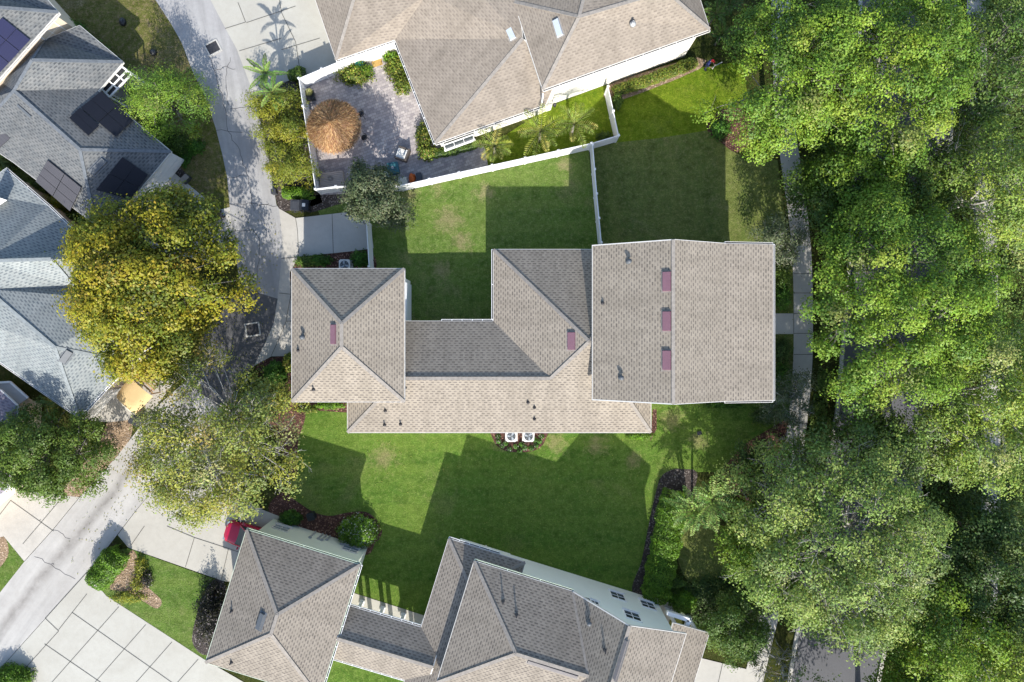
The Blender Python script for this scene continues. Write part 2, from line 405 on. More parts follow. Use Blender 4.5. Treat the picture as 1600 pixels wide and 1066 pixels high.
# dark blue photovoltaic laminate: cells drawn by UV
def m_solar(name, c, line):
    b = NB(name); uv = b.n('ShaderNodeUVMap').outputs[0]
    sp = b.n('ShaderNodeSeparateXYZ'); b.l(uv, sp.inputs[0])
    f1 = b.math('FRACT', b.math('DIVIDE', sp.outputs[0], 0.17)); f2 = b.math('FRACT', b.math('DIVIDE', sp.outputs[1], 0.17))
    g = b.math('MAXIMUM', b.math('LESS_THAN', f1, 0.07), b.math('LESS_THAN', f2, 0.07))
    b.color(b.mix(g, b.mix(b.noise(0.8, 4), c, tuple(x * 1.5 for x in c)), line))
    b.b.inputs['Roughness'].default_value = 0.42; b.b.inputs['Specular IOR Level'].default_value = 0.15
    return b.m
M['solar'] = m_solar('navy_solar_cells', (0.010, 0.012, 0.040), (0.018, 0.022, 0.055))
M['solar_k'] = m_solar('black_solar_cells', (0.012, 0.013, 0.018), (0.02, 0.021, 0.03))
M['solar_g'] = m_solar('grey_solar_mat', (0.062, 0.06, 0.066), (0.04, 0.04, 0.045))
def m_thatch():
    b = NB('thatch'); o = b.obj()
    sp = b.n('ShaderNodeSeparateXYZ'); b.l(o, sp.inputs[0])
    ang = b.math('ARCTAN2', sp.outputs[1], sp.outputs[0])
    rad = b.math('SQRT', b.math('ADD', b.math('POWER', sp.outputs[0], 2.0), b.math('POWER', sp.outputs[1], 2.0)))
    cv = b.n('ShaderNodeCombineXYZ'); b.l(b.math('MULTIPLY', ang, 14.0), cv.inputs[0]); b.l(b.math('MULTIPLY', rad, 1.4), cv.inputs[1])
    n = b.noise(1.6, 5, 0.75, vec=cv.outputs[0], dist=0.6)
    c = b.mix(b.ramp(n, [(0.3, 0.0), (0.7, 1.0)]), (0.26, 0.13, 0.055), (0.62, 0.40, 0.20))
    c = b.mix(b.ramp(b.noise(0.9, 4, 0.6), [(0.4, 0.0), (0.65, 0.55)]), c, (0.33, 0.17, 0.11))
    b.color(c); b.bump(n, 1.0, 0.08); b.b.inputs['Roughness'].default_value = 1; return b.m
M['thatch'] = m_thatch()
# ------------------------------------------------------------------ foliage
def leaf_obj(name, Pn, Nn, Ln, Wn, Cn, parent, rng, mats=None, T=None, core=None):
    """one mesh of leaf-shaped faces: position, normal, length, width and own colour per leaf"""
    N = len(Pn)
    if T is None: T = rng.normal(size=(N, 3))
    T = T - (T * Nn).sum(1, keepdims=True) * Nn
    T /= np.linalg.norm(T, axis=1, keepdims=True) + 1e-9
    B = np.cross(Nn, T)
    L = Ln[:, None] / 2; Wd = Wn[:, None] / 2
    droop = Nn * (Ln[:, None] * 0.12)
    V = np.stack([Pn - T * L - droop, Pn + B * Wd + droop, Pn + T * L - droop, Pn - B * Wd + droop], 1).reshape(-1, 3)
    C4 = np.concatenate([np.clip(Cn, 0.002, 0.9), np.ones((N, 1))], 1)
    loops = np.arange(4 * N); start = np.arange(N) * 4
    if core is not None:
        cv, cf, cc = core
        base = len(V); V = np.concatenate([V, np.array(cv)])
        for f in cf:
            start = np.append(start, len(loops)); loops = np.append(loops, np.array(f) + base)
        C4 = np.concatenate([C4, np.tile(np.array([[*cc, 1.0]]), (len(cf), 1))])
    me = bpy.data.meshes.new(name)
    me.vertices.add(len(V)); me.vertices.foreach_set('co', V.astype(np.float32).ravel())
    me.loops.add(len(loops)); me.loops.foreach_set('vertex_index', loops.astype(np.int32))
    me.polygons.add(len(start)); me.polygons.foreach_set('loop_start', start.astype(np.int32))
    me.update(calc_edges=True)
    at = me.attributes.new('leafcol', 'FLOAT_COLOR', 'FACE')
    at.data.foreach_set('color', C4.astype(np.float32).ravel())
    me.materials.append(mats or M['leaf'])
    o = bpy.data.objects.new(name, me); col.objects.link(o)
    if parent is not None:
        o.parent = parent; o.matrix_parent_inverse = parent_world(parent).inverted()
    return o

def pick(pal, n, rng):
    c = np.array([p[0] for p in pal]); wgt = np.array([p[1] for p in pal], float)
    return c[rng.choice(len(pal), n, p=wgt / wgt.sum())]
def unit(a): return a / (np.linalg.norm(a, axis=-1, keepdims=True) + 1e-9)

PAL = dict(
    bright=[((.145, .222, .022), 4), ((.108, .182, .02), 4), ((.062, .122, .018), 3.6), ((.18, .23, .03), 1.5), ((.15, .16, .05), .5)],
    fresh=[((.14, .21, .018), 3), ((.10, .17, .018), 4), ((.06, .115, .016), 3)],
    autumn=[((.24, .21, .016), 4), ((.185, .19, .018), 4), ((.125, .155, .018), 3.2), ((.25, .175, .024), 1.0), ((.07, .10, .018), 2)],
    mixed=[((.19, .195, .028), 4), ((.14, .165, .032), 3), ((.095, .13, .034), 3), ((.235, .175, .045), .9), ((.22, .22, .09), .8)],
    olive=[((.135, .185, .042), 3), ((.105, .16, .030), 4), ((.165, .205, .045), 2.5), ((.07, .11, .028), 2), ((.19, .21, .09), .6)],
    feather=[((.17, .22, .028), 4), ((.135, .195, .032), 4), ((.095, .15, .03), 2), ((.2, .21, .07), .7)],
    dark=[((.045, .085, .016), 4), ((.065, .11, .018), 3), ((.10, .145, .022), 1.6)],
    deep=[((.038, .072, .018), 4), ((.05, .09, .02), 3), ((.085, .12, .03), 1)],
    grey=[((.085, .105, .05), 4), ((.06, .08, .036), 4), ((.13, .15, .085), 1.5)],
    glossy=[((.05, .07, .03), 4), ((.075, .09, .045), 3), ((.12, .13, .075), 1.5)],
    round_=[((.075, .125, .018), 4), ((.06, .10, .018), 4), ((.10, .15, .022), 2)],
    hedge=[((.085, .17, .012), 4), ((.065, .14, .012), 3), ((.11, .19, .016), 2)],
    hedged=[((.045, .115, .014), 4), ((.06, .14, .016), 3), ((.03, .08, .012), 2)],
    yellow=[((.21, .20, .02), 3), ((.16, .18, .02), 4), ((.10, .13, .018), 2)],
    shrub=[((.11, .15, .018), 3), ((.075, .115, .016), 4), ((.19, .185, .03), 2), ((.15, .10, .04), .6)],
    plum=[((.018, .016, .018), 5), ((.035, .035, .022), 2), ((.38, .32, .34), .35)],
    palm=[((.19, .215, .03), 3), ((.135, .175, .03), 4), ((.24, .22, .05), 1)],
    palmg=[((.14, .225, .045), 4), ((.185, .27, .065), 3), ((.08, .16, .035), 2)],
    wildg=[((.05, .095, .018), 4), ((.085, .13, .025), 4), ((.12, .16, .04), 1.5)],
    white=[((.55, .58, .52), 1), ((.06, .12, .02), 4), ((.16, .19, .05), 2)],
)

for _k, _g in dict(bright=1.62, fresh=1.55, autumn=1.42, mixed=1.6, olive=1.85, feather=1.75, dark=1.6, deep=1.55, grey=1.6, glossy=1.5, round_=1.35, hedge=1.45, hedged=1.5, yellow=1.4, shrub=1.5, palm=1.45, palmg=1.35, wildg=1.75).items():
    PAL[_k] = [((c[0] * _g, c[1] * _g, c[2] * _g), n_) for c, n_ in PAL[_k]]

def crown(name, parent, c, rx, ry, zt, zb, pal, rng, nclump, nros, nleaf, size, clump_r, low=0.22, lobes=0.12, up=0.5, flat=0.85, sprd=0.2, wratio=0.6, twig=None, ros_r=None, gap=0.0, bump=0.45, nj=0.30):
    """clumps over a dome -> rosettes on each clump -> leaves in each rosette"""
    c = np.array(c)
    ph = rng.uniform(0, 6.28, 4)
    pts = []
    tries = 0
    mind = 2.0 * math.sqrt(rx * ry / max(nclump, 1)) * 0.62
    while len(pts) < nclump and tries < nclump * 60:
        tries += 1
        a = rng.uniform(0, 6.283); r = math.sqrt(rng.uniform(0, 1)) * 0.97
        lob = 1 + lobes * (math.sin(2 * a + ph[0]) * 0.5 + math.sin(3 * a + ph[1]) * 0.6 + math.sin(5 * a + ph[2]) * 0.5 + math.sin(8 * a + ph[3]) * 0.35)
        inner = rng.uniform() < low
        dome = math.sqrt(max(0, 1 - (r * 0.98) ** 2))
        z = zb + (zt - zb) * dome * (rng.uniform(0.25, 0.72) if inner else rng.uniform(0.9, 1.0)) + rng.normal() * (0.15 if inner else bump)
        p = np.array([c[0] + math.cos(a) * r * rx * lob, c[1] + math.sin(a) * r * ry * lob, z])
        if pts:
            d = np.linalg.norm((np.array(pts) - p) * np.array([1, 1, 1.0]), axis=1).min()
            if d < mind * (1 if tries < nclump * 25 else 0.6): continue
        pts.append(p)
    pts = np.array(pts); K = len(pts)
    cr = clump_r * rng.uniform(0.7, 1.3, K)
    ccol = pick(pal, K, rng)
    # rosettes
    kn = np.maximum(3, (nros * (cr / clump_r) ** 2 * rng.uniform(0.7, 1.25, K)).astype(int))
    ki = np.repeat(np.arange(K), kn); n1 = len(ki)
    d = unit(rng.normal(size=(n1, 3)) + np.array([0, 0, 0.55]))
    rp = pts[ki] + d * (cr[ki] * rng.uniform(0.55, 1.08, n1) ** 0.8)[:, None] * np.array([1, 1, flat])
    rc = ccol[ki] * 0.68 + pick(pal, n1, rng) * 0.32
    rr = (ros_r or sprd) * rng.uniform(0.7, 1.3, n1)
    # leaves
    li = np.repeat(np.arange(n1), nleaf); n2 = len(li)
    g = rng.normal(size=(n2, 3))
    lp = rp[li] + g * rr[li][:, None] * np.array([1, 1, 0.55])
    nrm = unit(d[li] * 0.75 + g * np.array([0.16, 0.16, 0.1]) + np.array([0, 0, up]) + rng.normal(size=(n2, 3)) * nj)
    L = size * rng.uniform(0.65, 1.35, n2)
    cc = rc[li] * rng.uniform(0.8, 1.2, (n2, 1)) * (1 + rng.normal(size=(n2, 3)) * 0.06)
    if parent is not None:
        pass
    o = leaf_obj(name, lp, nrm, L, L * wratio * rng.uniform(0.8, 1.2, n2), cc, parent, rng)
    return o, pts, cr

def limbs(parent, base, zf, pts, rng, r0, mat, nprim=6, twigs=0, twig_len=1.2, cr=None, sec=0.9):
    """a tapered trunk that forks into limbs reaching the leaf clumps"""
    mb = MB(); base = Vector(base)
    top = base + Vector((rng.normal() * 0.15, rng.normal() * 0.15, zf))
    mb.tube([base + Vector((0, 0, -0.1)), base + Vector((0, 0, 0.25)), base.lerp(top, 0.5) + Vector((rng.normal() * 0.08, rng.normal() * 0.08, 0)), top], [r0 * 1.45, r0 * 1.1, r0 * 0.9, r0 * 0.8], 8)
    pv = [Vector(p) for p in pts]
    if not pv: return mb.build('trunk', mat, parent)
    # k directions
    prim = []
    for k in range(nprim):
        a = 2 * math.pi * (k + rng.uniform(-0.3, 0.3)) / nprim
        tgt = max(pv, key=lambda p: (p - top).xy.normalized().dot(Vector((math.cos(a), math.sin(a)))) * 1.0 + rng.uniform(0, 0.25))
        e = top.lerp(tgt, 0.55) + Vector((0, 0, 0.4))
        m = top.lerp(e, 0.5) + Vector((rng.normal() * 0.2, rng.normal() * 0.2, 0.25))
        mb.tube([top + Vector((0, 0, -0.15)), m, e], [r0 * 0.6, r0 * 0.42, r0 * 0.28], 6)
        prim += [(m, r0 * 0.4), (e, r0 * 0.28)]
    prim.append((top, r0 * 0.5))
    for i, p in enumerate(pv):
        s, r = min(prim, key=lambda q: (q[0] - p).length + rng.uniform(0, 0.6))
        mid = s.lerp(p, 0.5) + Vector((rng.normal() * 0.2, rng.normal() * 0.2, rng.uniform(0, 0.3)))
        rb = min(r * 0.7, 0.075 * sec)
        mb.tube([s, mid, p], [rb, rb * 0.65, 0.02], 5)
        for t in range(twigs):
            d = Vector((rng.normal(), rng.normal(), rng.uniform(0.1, 0.9))).normalized()
            ln = twig_len * rng.uniform(0.5, 1.2)
            q = p.lerp(mid, rng.uniform(0, 0.5))
            e = q + d * ln
            k1 = q.lerp(e, 0.5) + Vector((rng.normal(), rng.normal(), rng.normal())) * 0.08
            mb.tube([q, k1, e], [0.026 * sec, 0.018 * sec, 0.008], 3)
            for s2 in range(2):
                f = k1.lerp(e, rng.uniform(0, 0.6)); g = f + (d + Vector((rng.normal(), rng.normal(), rng.normal())) * 0.6).normalized() * ln * 0.4
                mb.tube([f, g], [0.014 * sec, 0.006], 3)
    return mb.build('trunk', mat, parent)

def tree(name, label, cat, px, py, rpx, rpy, zt, zb, pal, seed, nclump, nros=22, nleaf=13, size=0.20, clump_r=1.0, group=None, base=None, r0=0.2, mat='bark', twigs=0, twig_len=1.2, zm=None, sec=0.9, trunk=True, **kw):
    rng = np.random.default_rng(seed)
    zm = zm if zm is not None else zb + (zt - zb) * 0.6
    c = P(px, py, zm); k = S(zm)
    b = P(*base, 0) if base else Vector((c.x, c.y, 0))
    t = thing(name, (b.x, b.y, 0), label, cat, group)
    o, pts, cr = crown('crown', t, (c.x, c.y, 0), rpx * k, rpy * k, zt, zb, PAL[pal], rng, nclump, nros, nleaf, size, clump_r, **kw)
    if trunk: limbs(t, b, max(0.4, zb * 0.8 if zb > 1 else zt * 0.3), pts, rng, r0, M[mat], 6 if nclump > 20 else 4, twigs, twig_len, cr, sec)
    return t

def shrub(name, label, cat, px, py, rpx, rpy, zt, pal, seed, size=0.12, dens=1.0, rz=0.0, group=None, z0=0.0, sq=2.0, flowers=None, rough=0.08, core=True):
    """a rounded bush: a leafy shell around a solid core in a darkened leaf colour; sq > 2 makes it boxy like a clipped hedge"""
    rng = np.random.default_rng(seed); zm = z0 + zt * 0.6
    c = P(px, py, zm); k = S(zm); rx, ry = rpx * k, rpy * k
    t = thing(name, (c.x, c.y, z0), label, cat, group)
    area = math.pi * rx * ry + 2 * math.pi * math.sqrt((rx * rx + ry * ry) / 2) * zt * 0.8
    n = int(area / (size * size * 0.30) * dens)
    a = rng.uniform(0, 6.283, n); v = rng.uniform(0, 1, n)
    el = np.arcsin(v ** 0.8) if sq <= 2 else np.arcsin(np.clip(v, 0, 1))
    d = np.stack([np.cos(a) * np.cos(el), np.sin(a) * np.cos(el), np.sin(el)], 1)
    e = sq
    rad = 1.0 / (np.abs(d[:, 0]) ** e + np.abs(d[:, 1]) ** e + np.abs(d[:, 2]) ** e) ** (1 / e)
    lump = 1 + rough * (np.sin(a * 5 + seed) * np.cos(el * 4) + np.sin(a * 9 + 2 * seed) * 0.6 + np.sin(el * 11 + a * 3) * 0.5) + rng.normal(size=n) * rough * 0.7
    q = d * (rad * lump * rng.uniform(0.82, 1.03, n))[:, None] * np.array([rx, ry, zt])
    nn = unit(d / np.array([rx, ry, zt]) + 0) * 0.7 + np.array([0, 0, 0.35]) + rng.normal(size=(n, 3)) * 0.42
    nn = unit(nn)
    ca, sa = math.cos(rz), math.sin(rz)
    rot = np.array([[ca, -sa, 0], [sa, ca, 0], [0, 0, 1]])
    q = q @ rot.T + np.array([c.x, c.y, z0]); nn = nn @ rot.T
    q[:, 2] = np.maximum(q[:, 2], z0 + 0.02)
    pal_ = PAL[pal]; cl = pick(pal_, n, rng)
    cell = np.sin(q[:, 0] * 3.1 + seed) + np.sin(q[:, 1] * 3.7 + 2 * seed) + np.sin(q[:, 0] * 7.3 - q[:, 1] * 6.1)
    cc = cl * (1 + 0.16 * cell[:, None]) * rng.uniform(0.75, 1.25, (n, 1))
    L = size * rng.uniform(0.7, 1.4, n)
    if flowers:
        fm = (rng.uniform(size=n) < flowers[1]); cc[fm] = np.array(flowers[0]) * rng.uniform(0.8, 1.1, (fm.sum(), 1))
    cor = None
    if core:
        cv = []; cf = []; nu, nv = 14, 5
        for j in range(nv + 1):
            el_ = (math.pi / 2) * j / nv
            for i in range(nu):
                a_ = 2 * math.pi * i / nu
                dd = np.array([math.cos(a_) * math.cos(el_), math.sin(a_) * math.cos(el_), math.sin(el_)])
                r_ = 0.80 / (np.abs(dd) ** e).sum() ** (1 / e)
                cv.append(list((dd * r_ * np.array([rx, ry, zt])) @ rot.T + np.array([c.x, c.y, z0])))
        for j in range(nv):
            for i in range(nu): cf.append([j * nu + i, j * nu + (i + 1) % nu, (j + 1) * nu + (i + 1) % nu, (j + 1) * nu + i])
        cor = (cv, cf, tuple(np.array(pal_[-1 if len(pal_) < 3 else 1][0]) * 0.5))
    leaf_obj('foliage', q, nn, L, L * 0.6, cc, t, rng, core=cor)
    return t

def hedge(name, label, cat, path, wd, ht, pal, seed, size=0.13, dens=1.0, group=None, z0=0.0):
    """a clipped hedge along a ground path (world points)"""
    rng = np.random.default_rng(seed)
    path = [Vector((p[0], p[1], 0)) for p in path]
    t = thing(name, (path[0].x, path[0].y, z0), label, cat, group)
    seg = [(path[i], path[i + 1]) for i in range(len(path) - 1)]
    Ls = [(b - a).length for a, b in seg]; tot = sum(Ls)
    n = int(tot * (wd + 2 * ht * 0.8) / (size * size * 0.32) * dens)
    s = rng.uniform(0, tot, n); cum = np.concatenate([[0], np.cumsum(Ls)])
    si = np.clip(np.searchsorted(cum, s) - 1, 0, len(Ls) - 1)
    f = (s - cum[si]) / np.array(Ls)[si]
    A = np.array([(a.x, a.y) for a, b in seg])[si]; B = np.array([(b.x, b.y) for a, b in seg])[si]
    base = A + (B - A) * f[:, None]
    tg = (B - A) / np.linalg.norm(B - A, axis=1, keepdims=True); nr = np.stack([-tg[:, 1], tg[:, 0]], 1)
    th = rng.uniform(-1.35, 1.35, n) ; e = 4.0
    cx, cz = np.sin(th), np.cos(th)
    r = 1 / (np.abs(cx) ** e + np.abs(cz) ** e) ** (1 / e) * rng.uniform(0.86, 1.05, n) * (1 + 0.06 * np.sin(s * 3 + seed) + 0.05 * np.sin(s * 7.7))
    endt = np.clip(np.minimum(s, tot - s) / (wd * 0.45), 0, 1); r = r * (0.55 + 0.45 * np.sqrt(endt))
    off = cx * r * wd / 2; z = z0 + np.maximum(0.05, cz * r) * ht * np.where(True, 1.0, 1.0)
    q = np.concatenate([base + nr * off[:, None], z[:, None]], 1)
    nn = unit(np.concatenate([nr * (cx * 0.8)[:, None], (np.abs(cz) * 0.8 + 0.35)[:, None]], 1) + rng.normal(size=(n, 3)) * 0.4)
    cl = pick(PAL[pal], n, rng) * rng.uniform(0.75, 1.25, (n, 1)) * (1 + 0.14 * np.sin(q[:, :1] * 4 + q[:, 1:2] * 5))
    L = size * rng.uniform(0.7, 1.4, n)
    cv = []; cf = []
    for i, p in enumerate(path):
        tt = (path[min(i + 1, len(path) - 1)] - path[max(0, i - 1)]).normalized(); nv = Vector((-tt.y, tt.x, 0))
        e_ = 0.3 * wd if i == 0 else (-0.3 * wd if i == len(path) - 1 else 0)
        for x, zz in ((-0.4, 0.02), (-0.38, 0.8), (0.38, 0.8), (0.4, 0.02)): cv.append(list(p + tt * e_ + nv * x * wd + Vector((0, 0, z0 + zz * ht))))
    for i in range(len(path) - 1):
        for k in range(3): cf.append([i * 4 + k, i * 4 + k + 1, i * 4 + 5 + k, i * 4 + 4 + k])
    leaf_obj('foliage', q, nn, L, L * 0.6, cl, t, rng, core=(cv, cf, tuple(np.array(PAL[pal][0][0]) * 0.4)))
    return t

def palm(name, label, cat, px, py, z, nfr, ln, pal, seed, group=None, leaf=0.45, lw=0.06, droop=0.9, base=None, broad=False, trunk_r=0.12, stems=1, spread=0.0, mat='bark', el0=(0.1, 1.1), nl=26):
    """fronds arching from the top of each stem; leaflets along both sides of every midrib"""
    rng = np.random.default_rng(seed); c = P(px, py, z)
    t = thing(name, (c.x, c.y, 0), label, cat, group)
    Pn = []; Nn = []; Tn = []; Ln = []; Wn = []; Cn = []; mb = MB()
    for s in range(stems):
        o = Vector((rng.normal() * spread, rng.normal() * spread, 0)) if stems > 1 else Vector()
        head = Vector((c.x, c.y, z + (rng.uniform(-0.25, 0.1) * z if stems > 1 else 0))) + o
        mb.tube([Vector((c.x + o.x * 0.4, c.y + o.y * 0.4, 0)), Vector((c.x + o.x * 0.7, c.y + o.y * 0.7, head.z * 0.5)), head], [trunk_r * 1.2, trunk_r, trunk_r * 0.7], 7)
        for k in range(nfr):
            a = 2 * math.pi * (k + rng.uniform(-0.35, 0.35)) / nfr * 1.0 + s; L = ln * rng.uniform(0.72, 1.12)
            e0 = rng.uniform(*el0); pts = []; p = head.copy(); el = e0; m = 14
            fc = pick(PAL[pal], 1, rng)[0]; tw = rng.normal() * 0.25
            for i in range(m + 1):
                pts.append(p.copy()); d = Vector((math.cos(a) * math.cos(el), math.sin(a) * math.cos(el), math.sin(el)))
                p = p + d * (L / m); el -= droop / m * (0.6 + 0.8 * i / m) * 1.3; a += rng.normal() * 0.015
            mb.tube(pts[::2], [0.028, 0.025, 0.022, 0.02, 0.016, 0.012, 0.009, 0.006][:len(pts[::2])], 4, 1)
            for i in range(2, m + 1):
                d = (pts[i] - pts[i - 1]).normalized(); sd = d.cross(Vector((0, 0, 1))).normalized(); upv = sd.cross(d)
                prof = math.sin(math.pi * min(1, (i / m) * 0.92 + 0.08)) ** 0.6
                for u in range(max(1, nl // m)):
                    q0 = pts[i - 1].lerp(pts[i], (u + 0.5) / max(1, nl // m))
                    for sg in (-1, 1):
                        ll = leaf * prof * rng.uniform(0.8, 1.15)
                        tv = (sd * sg * 0.85 + d * 0.6 + upv * rng.uniform(-0.15, 0.3) ).normalized()
                        if broad: tv = (sd * sg + d * 0.25 + upv * 0.1).normalized()
                        Pn.append(q0 + tv * ll * 0.5); Tn.append(tv); Ln.append(ll); Wn.append(lw * (0.8 + 0.4 * rng.uniform()))
                        nv = (upv + sd * sg * -0.25 + d * tw + Vector(rng.normal(size=3)) * 0.16).normalized(); Nn.append(nv)
                        Cn.append(fc * rng.uniform(0.8, 1.2) * (1 + 0.06 * rng.normal(size=3)))
    leaf_obj('fronds', np.array([tuple(x) for x in Pn]), unit(np.array([tuple(x) for x in Nn])), np.array(Ln), np.array(Wn), np.array(Cn), t, rng, T=np.array([tuple(x) for x in Tn]))
    mb.build('stem', [M[mat], M['frond_rib']], t)
    return t
M['frond_rib'] = m_paint('frond_rib', (0.16, 0.17, 0.05), 0.6, 0.2)

def scatter_cover(name, label, cat, poly_px, n, pal, seed, size=0.16, z=(0.03, 0.35), kind='stuff', per=60, rr=(0.15, 0.5)):
    """low ground cover scattered over a polygon of the ground"""
    rng = np.random.default_rng(seed)
    pg = np.array([(P(x, y).x, P(x, y).y) for x, y in poly_px])
    lo, hi = pg.min(0), pg.max(0); out = []
    nc = max(1, n // per)
    cen = rng.uniform(lo, hi, (nc * 3, 2))
    def inside(q):
        r = np.zeros(len(q), bool); j = len(pg) - 1
        for i in range(len(pg)):
            xi, yi = pg[i]; xj, yj = pg[j]
            r ^= ((yi > q[:, 1]) != (yj > q[:, 1])) & (q[:, 0] < (xj - xi) * (q[:, 1] - yi) / (yj - yi + 1e-12) + xi); j = i
        return r
    cen = cen[inside(cen)]
    ci = rng.integers(0, len(cen), n); r_ = rng.uniform(*rr, len(cen)); h_ = rng.uniform(*z, len(cen))
    q2 = cen[ci] + rng.normal(size=(n, 2)) * r_[ci][:, None]
    ok = inside(q2); q2 = q2[ok]; ci = ci[ok]; m = len(q2)
    q = np.concatenate([q2, (z[0] + h_[ci] * rng.uniform(0.2, 1, m))[:, None]], 1)
    nn = unit(rng.normal(size=(m, 3)) * 0.5 + np.array([0, 0, 1]))
    cl = (pick(PAL[pal], len(cen), rng)[ci] * 0.6 + pick(PAL[pal], m, rng) * 0.4) * rng.uniform(0.7, 1.3, (m, 1))
    L = size * rng.uniform(0.7, 1.4, m)
    o = leaf_obj(name, q, nn, L, L * 0.6, cl, None, rng)
    return tag(o, label, cat, kind=kind)

# ------------------------------------------------------------------ roofs and walls
def roof(parent, faces, mat, capmat, trim=None, name='roof', caps=True, th=0.2, nocap=(), fas=True):
    trim = trim or M['trim']
    rf = MB(); cp = MB(); fa = MB(); E = {}
    key = lambda p: (round(p.x, 2), round(p.y, 2))
    info = []
    for f in faces:
        f = [Vector(p) for p in f]
        n = Vector((0, 0, 0))
        for i in range(len(f)):
            a, b_ = f[i], f[(i + 1) % len(f)]
            n += Vector(((a.y - b_.y) * (a.z + b_.z), (a.z - b_.z) * (a.x + b_.x), (a.x - b_.x) * (a.y + b_.y)))
        n.normalize()
        if n.z < 0: f = f[::-1]; n = -n
        h = Vector((0, 0, 1)).cross(n)
        h = h.normalized() if h.length > 1e-4 else Vector((1, 0, 0)); u = n.cross(h)
        for tri in (tessellate_polygon([[Vector((p.x, p.y, 0)) for p in f]]) if len(f) > 3 else [(0, 1, 2)]):
            q = [f[k] for k in tri]
            if (q[1] - q[0]).cross(q[2] - q[0]).z < 0: q = q[::-1]
            rf.face(q, 0, [(p.dot(h), p.dot(u)) for p in q])
            rf.face([p - Vector((0, 0, th)) for p in q[::-1]], 1)
        ctr = sum(f, Vector()) / len(f); info.append((f, n, ctr))
        for i in range(len(f)):
            k = frozenset((key(f[i]), key(f[(i + 1) % len(f)])))
            E.setdefault(k, []).append((len(info) - 1, f[i], f[(i + 1) % len(f)]))
    for k, l in E.items():
        i, a, b_ = l[0]
        if len(l) == 1:
            if (a - b_).length > 0.05 and fas: fa.beam(a + Vector((0, 0, -th / 2 - 0.012)), b_ + Vector((0, 0, -th / 2 - 0.012)), 0.07, th, up=Vector((0, 0, 1)))
        elif caps:
            j = l[1][0]
            if (info[j][2] - a).dot(info[i][1]) < -0.03:
                cp.beam(a + Vector((0, 0, 0.012)), b_ + Vector((0, 0, 0.012)), 0.24, 0.045)
    o = rf.build(name, [mat, trim], parent)
    if cp.v: cp.build('ridge_cap', capmat, parent)
    if fa.v: fa.build('fascia', trim, parent)
    return o

def inset(poly, d):
    """polygon (xy) moved inwards by d"""
    poly = [Vector((p[0], p[1])) for p in poly]; n = len(poly)
    ar = sum(poly[i].x * poly[(i + 1) % n].y - poly[(i + 1) % n].x * poly[i].y for i in range(n))
    if ar < 0: poly = poly[::-1]
    out = []
    for i in range(n):
        a, b_, c = poly[i - 1], poly[i], poly[(i + 1) % n]
        d1 = (b_ - a).normalized(); d2 = (c - b_).normalized()
        n1 = Vector((-d1.y, d1.x)); n2 = Vector((-d2.y, d2.x))
        m = (n1 + n2); m = m / max(0.2, m.dot(n1)) if m.length > 1e-5 else n1
        out.append(b_ + m * d)
    return out
def walls(parent, poly, z, o, mat, z0=-0.05):
    """outer walls under an eave polygon (world), set back by the overhang o"""
    q = inset(poly, o); mb = MB(); mb.prism([(p.x, p.y) for p in q], z0, z - 0.12, top=True)
    return mb.build('wall', mat, parent)
def wallz(parent, pts, mat, z0=-0.05):
    """walls around a ground polygon with a top height per corner"""
    mb = MB(); n = len(pts)
    for i in range(n):
        a, b_ = pts[i], pts[(i + 1) % n]
        mb.face([(a[0], a[1], z0), (b_[0], b_[1], z0), (b_[0], b_[1], b_[2]), (a[0], a[1], a[2])])
    return mb.build('wall', mat, parent)
def window(parent, c, tdir, wd, ht, mat='pane', frame='white', bars=(1, 1), name='window', depth=0.08, sill=True):
    """a framed window on a wall: c on the wall face, tdir along the wall with the outside on its right"""
    t = Vector((tdir[0], tdir[1], 0)).normalized(); n = Vector((t.y, -t.x, 0)); c = Vector(c); up = Vector((0, 0, 1))
    f = MB(); fw = 0.08
    for s in (-1, 1):
        f.beam(c + t * s * (wd / 2) - up * ht / 2 + n * 0.02, c + t * s * (wd / 2) + up * ht / 2 + n * 0.02, fw, depth, up=n)
        f.beam(c + up * s * (ht / 2) - t * (wd / 2 + fw / 2) + n * 0.025, c + up * s * (ht / 2) + t * (wd / 2 + fw / 2) + n * 0.025, fw, depth, up=n)
    for i in range(bars[0]): 
        x = (i + 1) / (bars[0] + 1) - 0.5
        f.beam(c + t * x * wd - up * ht / 2 + n * 0.022, c + t * x * wd + up * ht / 2 + n * 0.022, 0.035, 0.05, up=n)
    for i in range(bars[1]):
        y = (i + 1) / (bars[1] + 1) - 0.5
        f.beam(c + up * y * ht - t * wd / 2 + n * 0.024, c + up * y * ht + t * wd / 2 + n * 0.024, 0.035, 0.05, up=n)
    if sill: f.beam(c - up * (ht / 2 + 0.08) - t * (wd / 2 + 0.1) + n * 0.06, c - up * (ht / 2 + 0.08) + t * (wd / 2 + 0.1) + n * 0.06, 0.16, 0.06)
    o = f.build(name, M[frame], parent)
    p = MB(); p.beam(c - t * wd / 2 + n * 0.012, c + t * wd / 2 + n * 0.012, 0.02, ht, up=up); p.build('pane', M[mat], o)
    return o
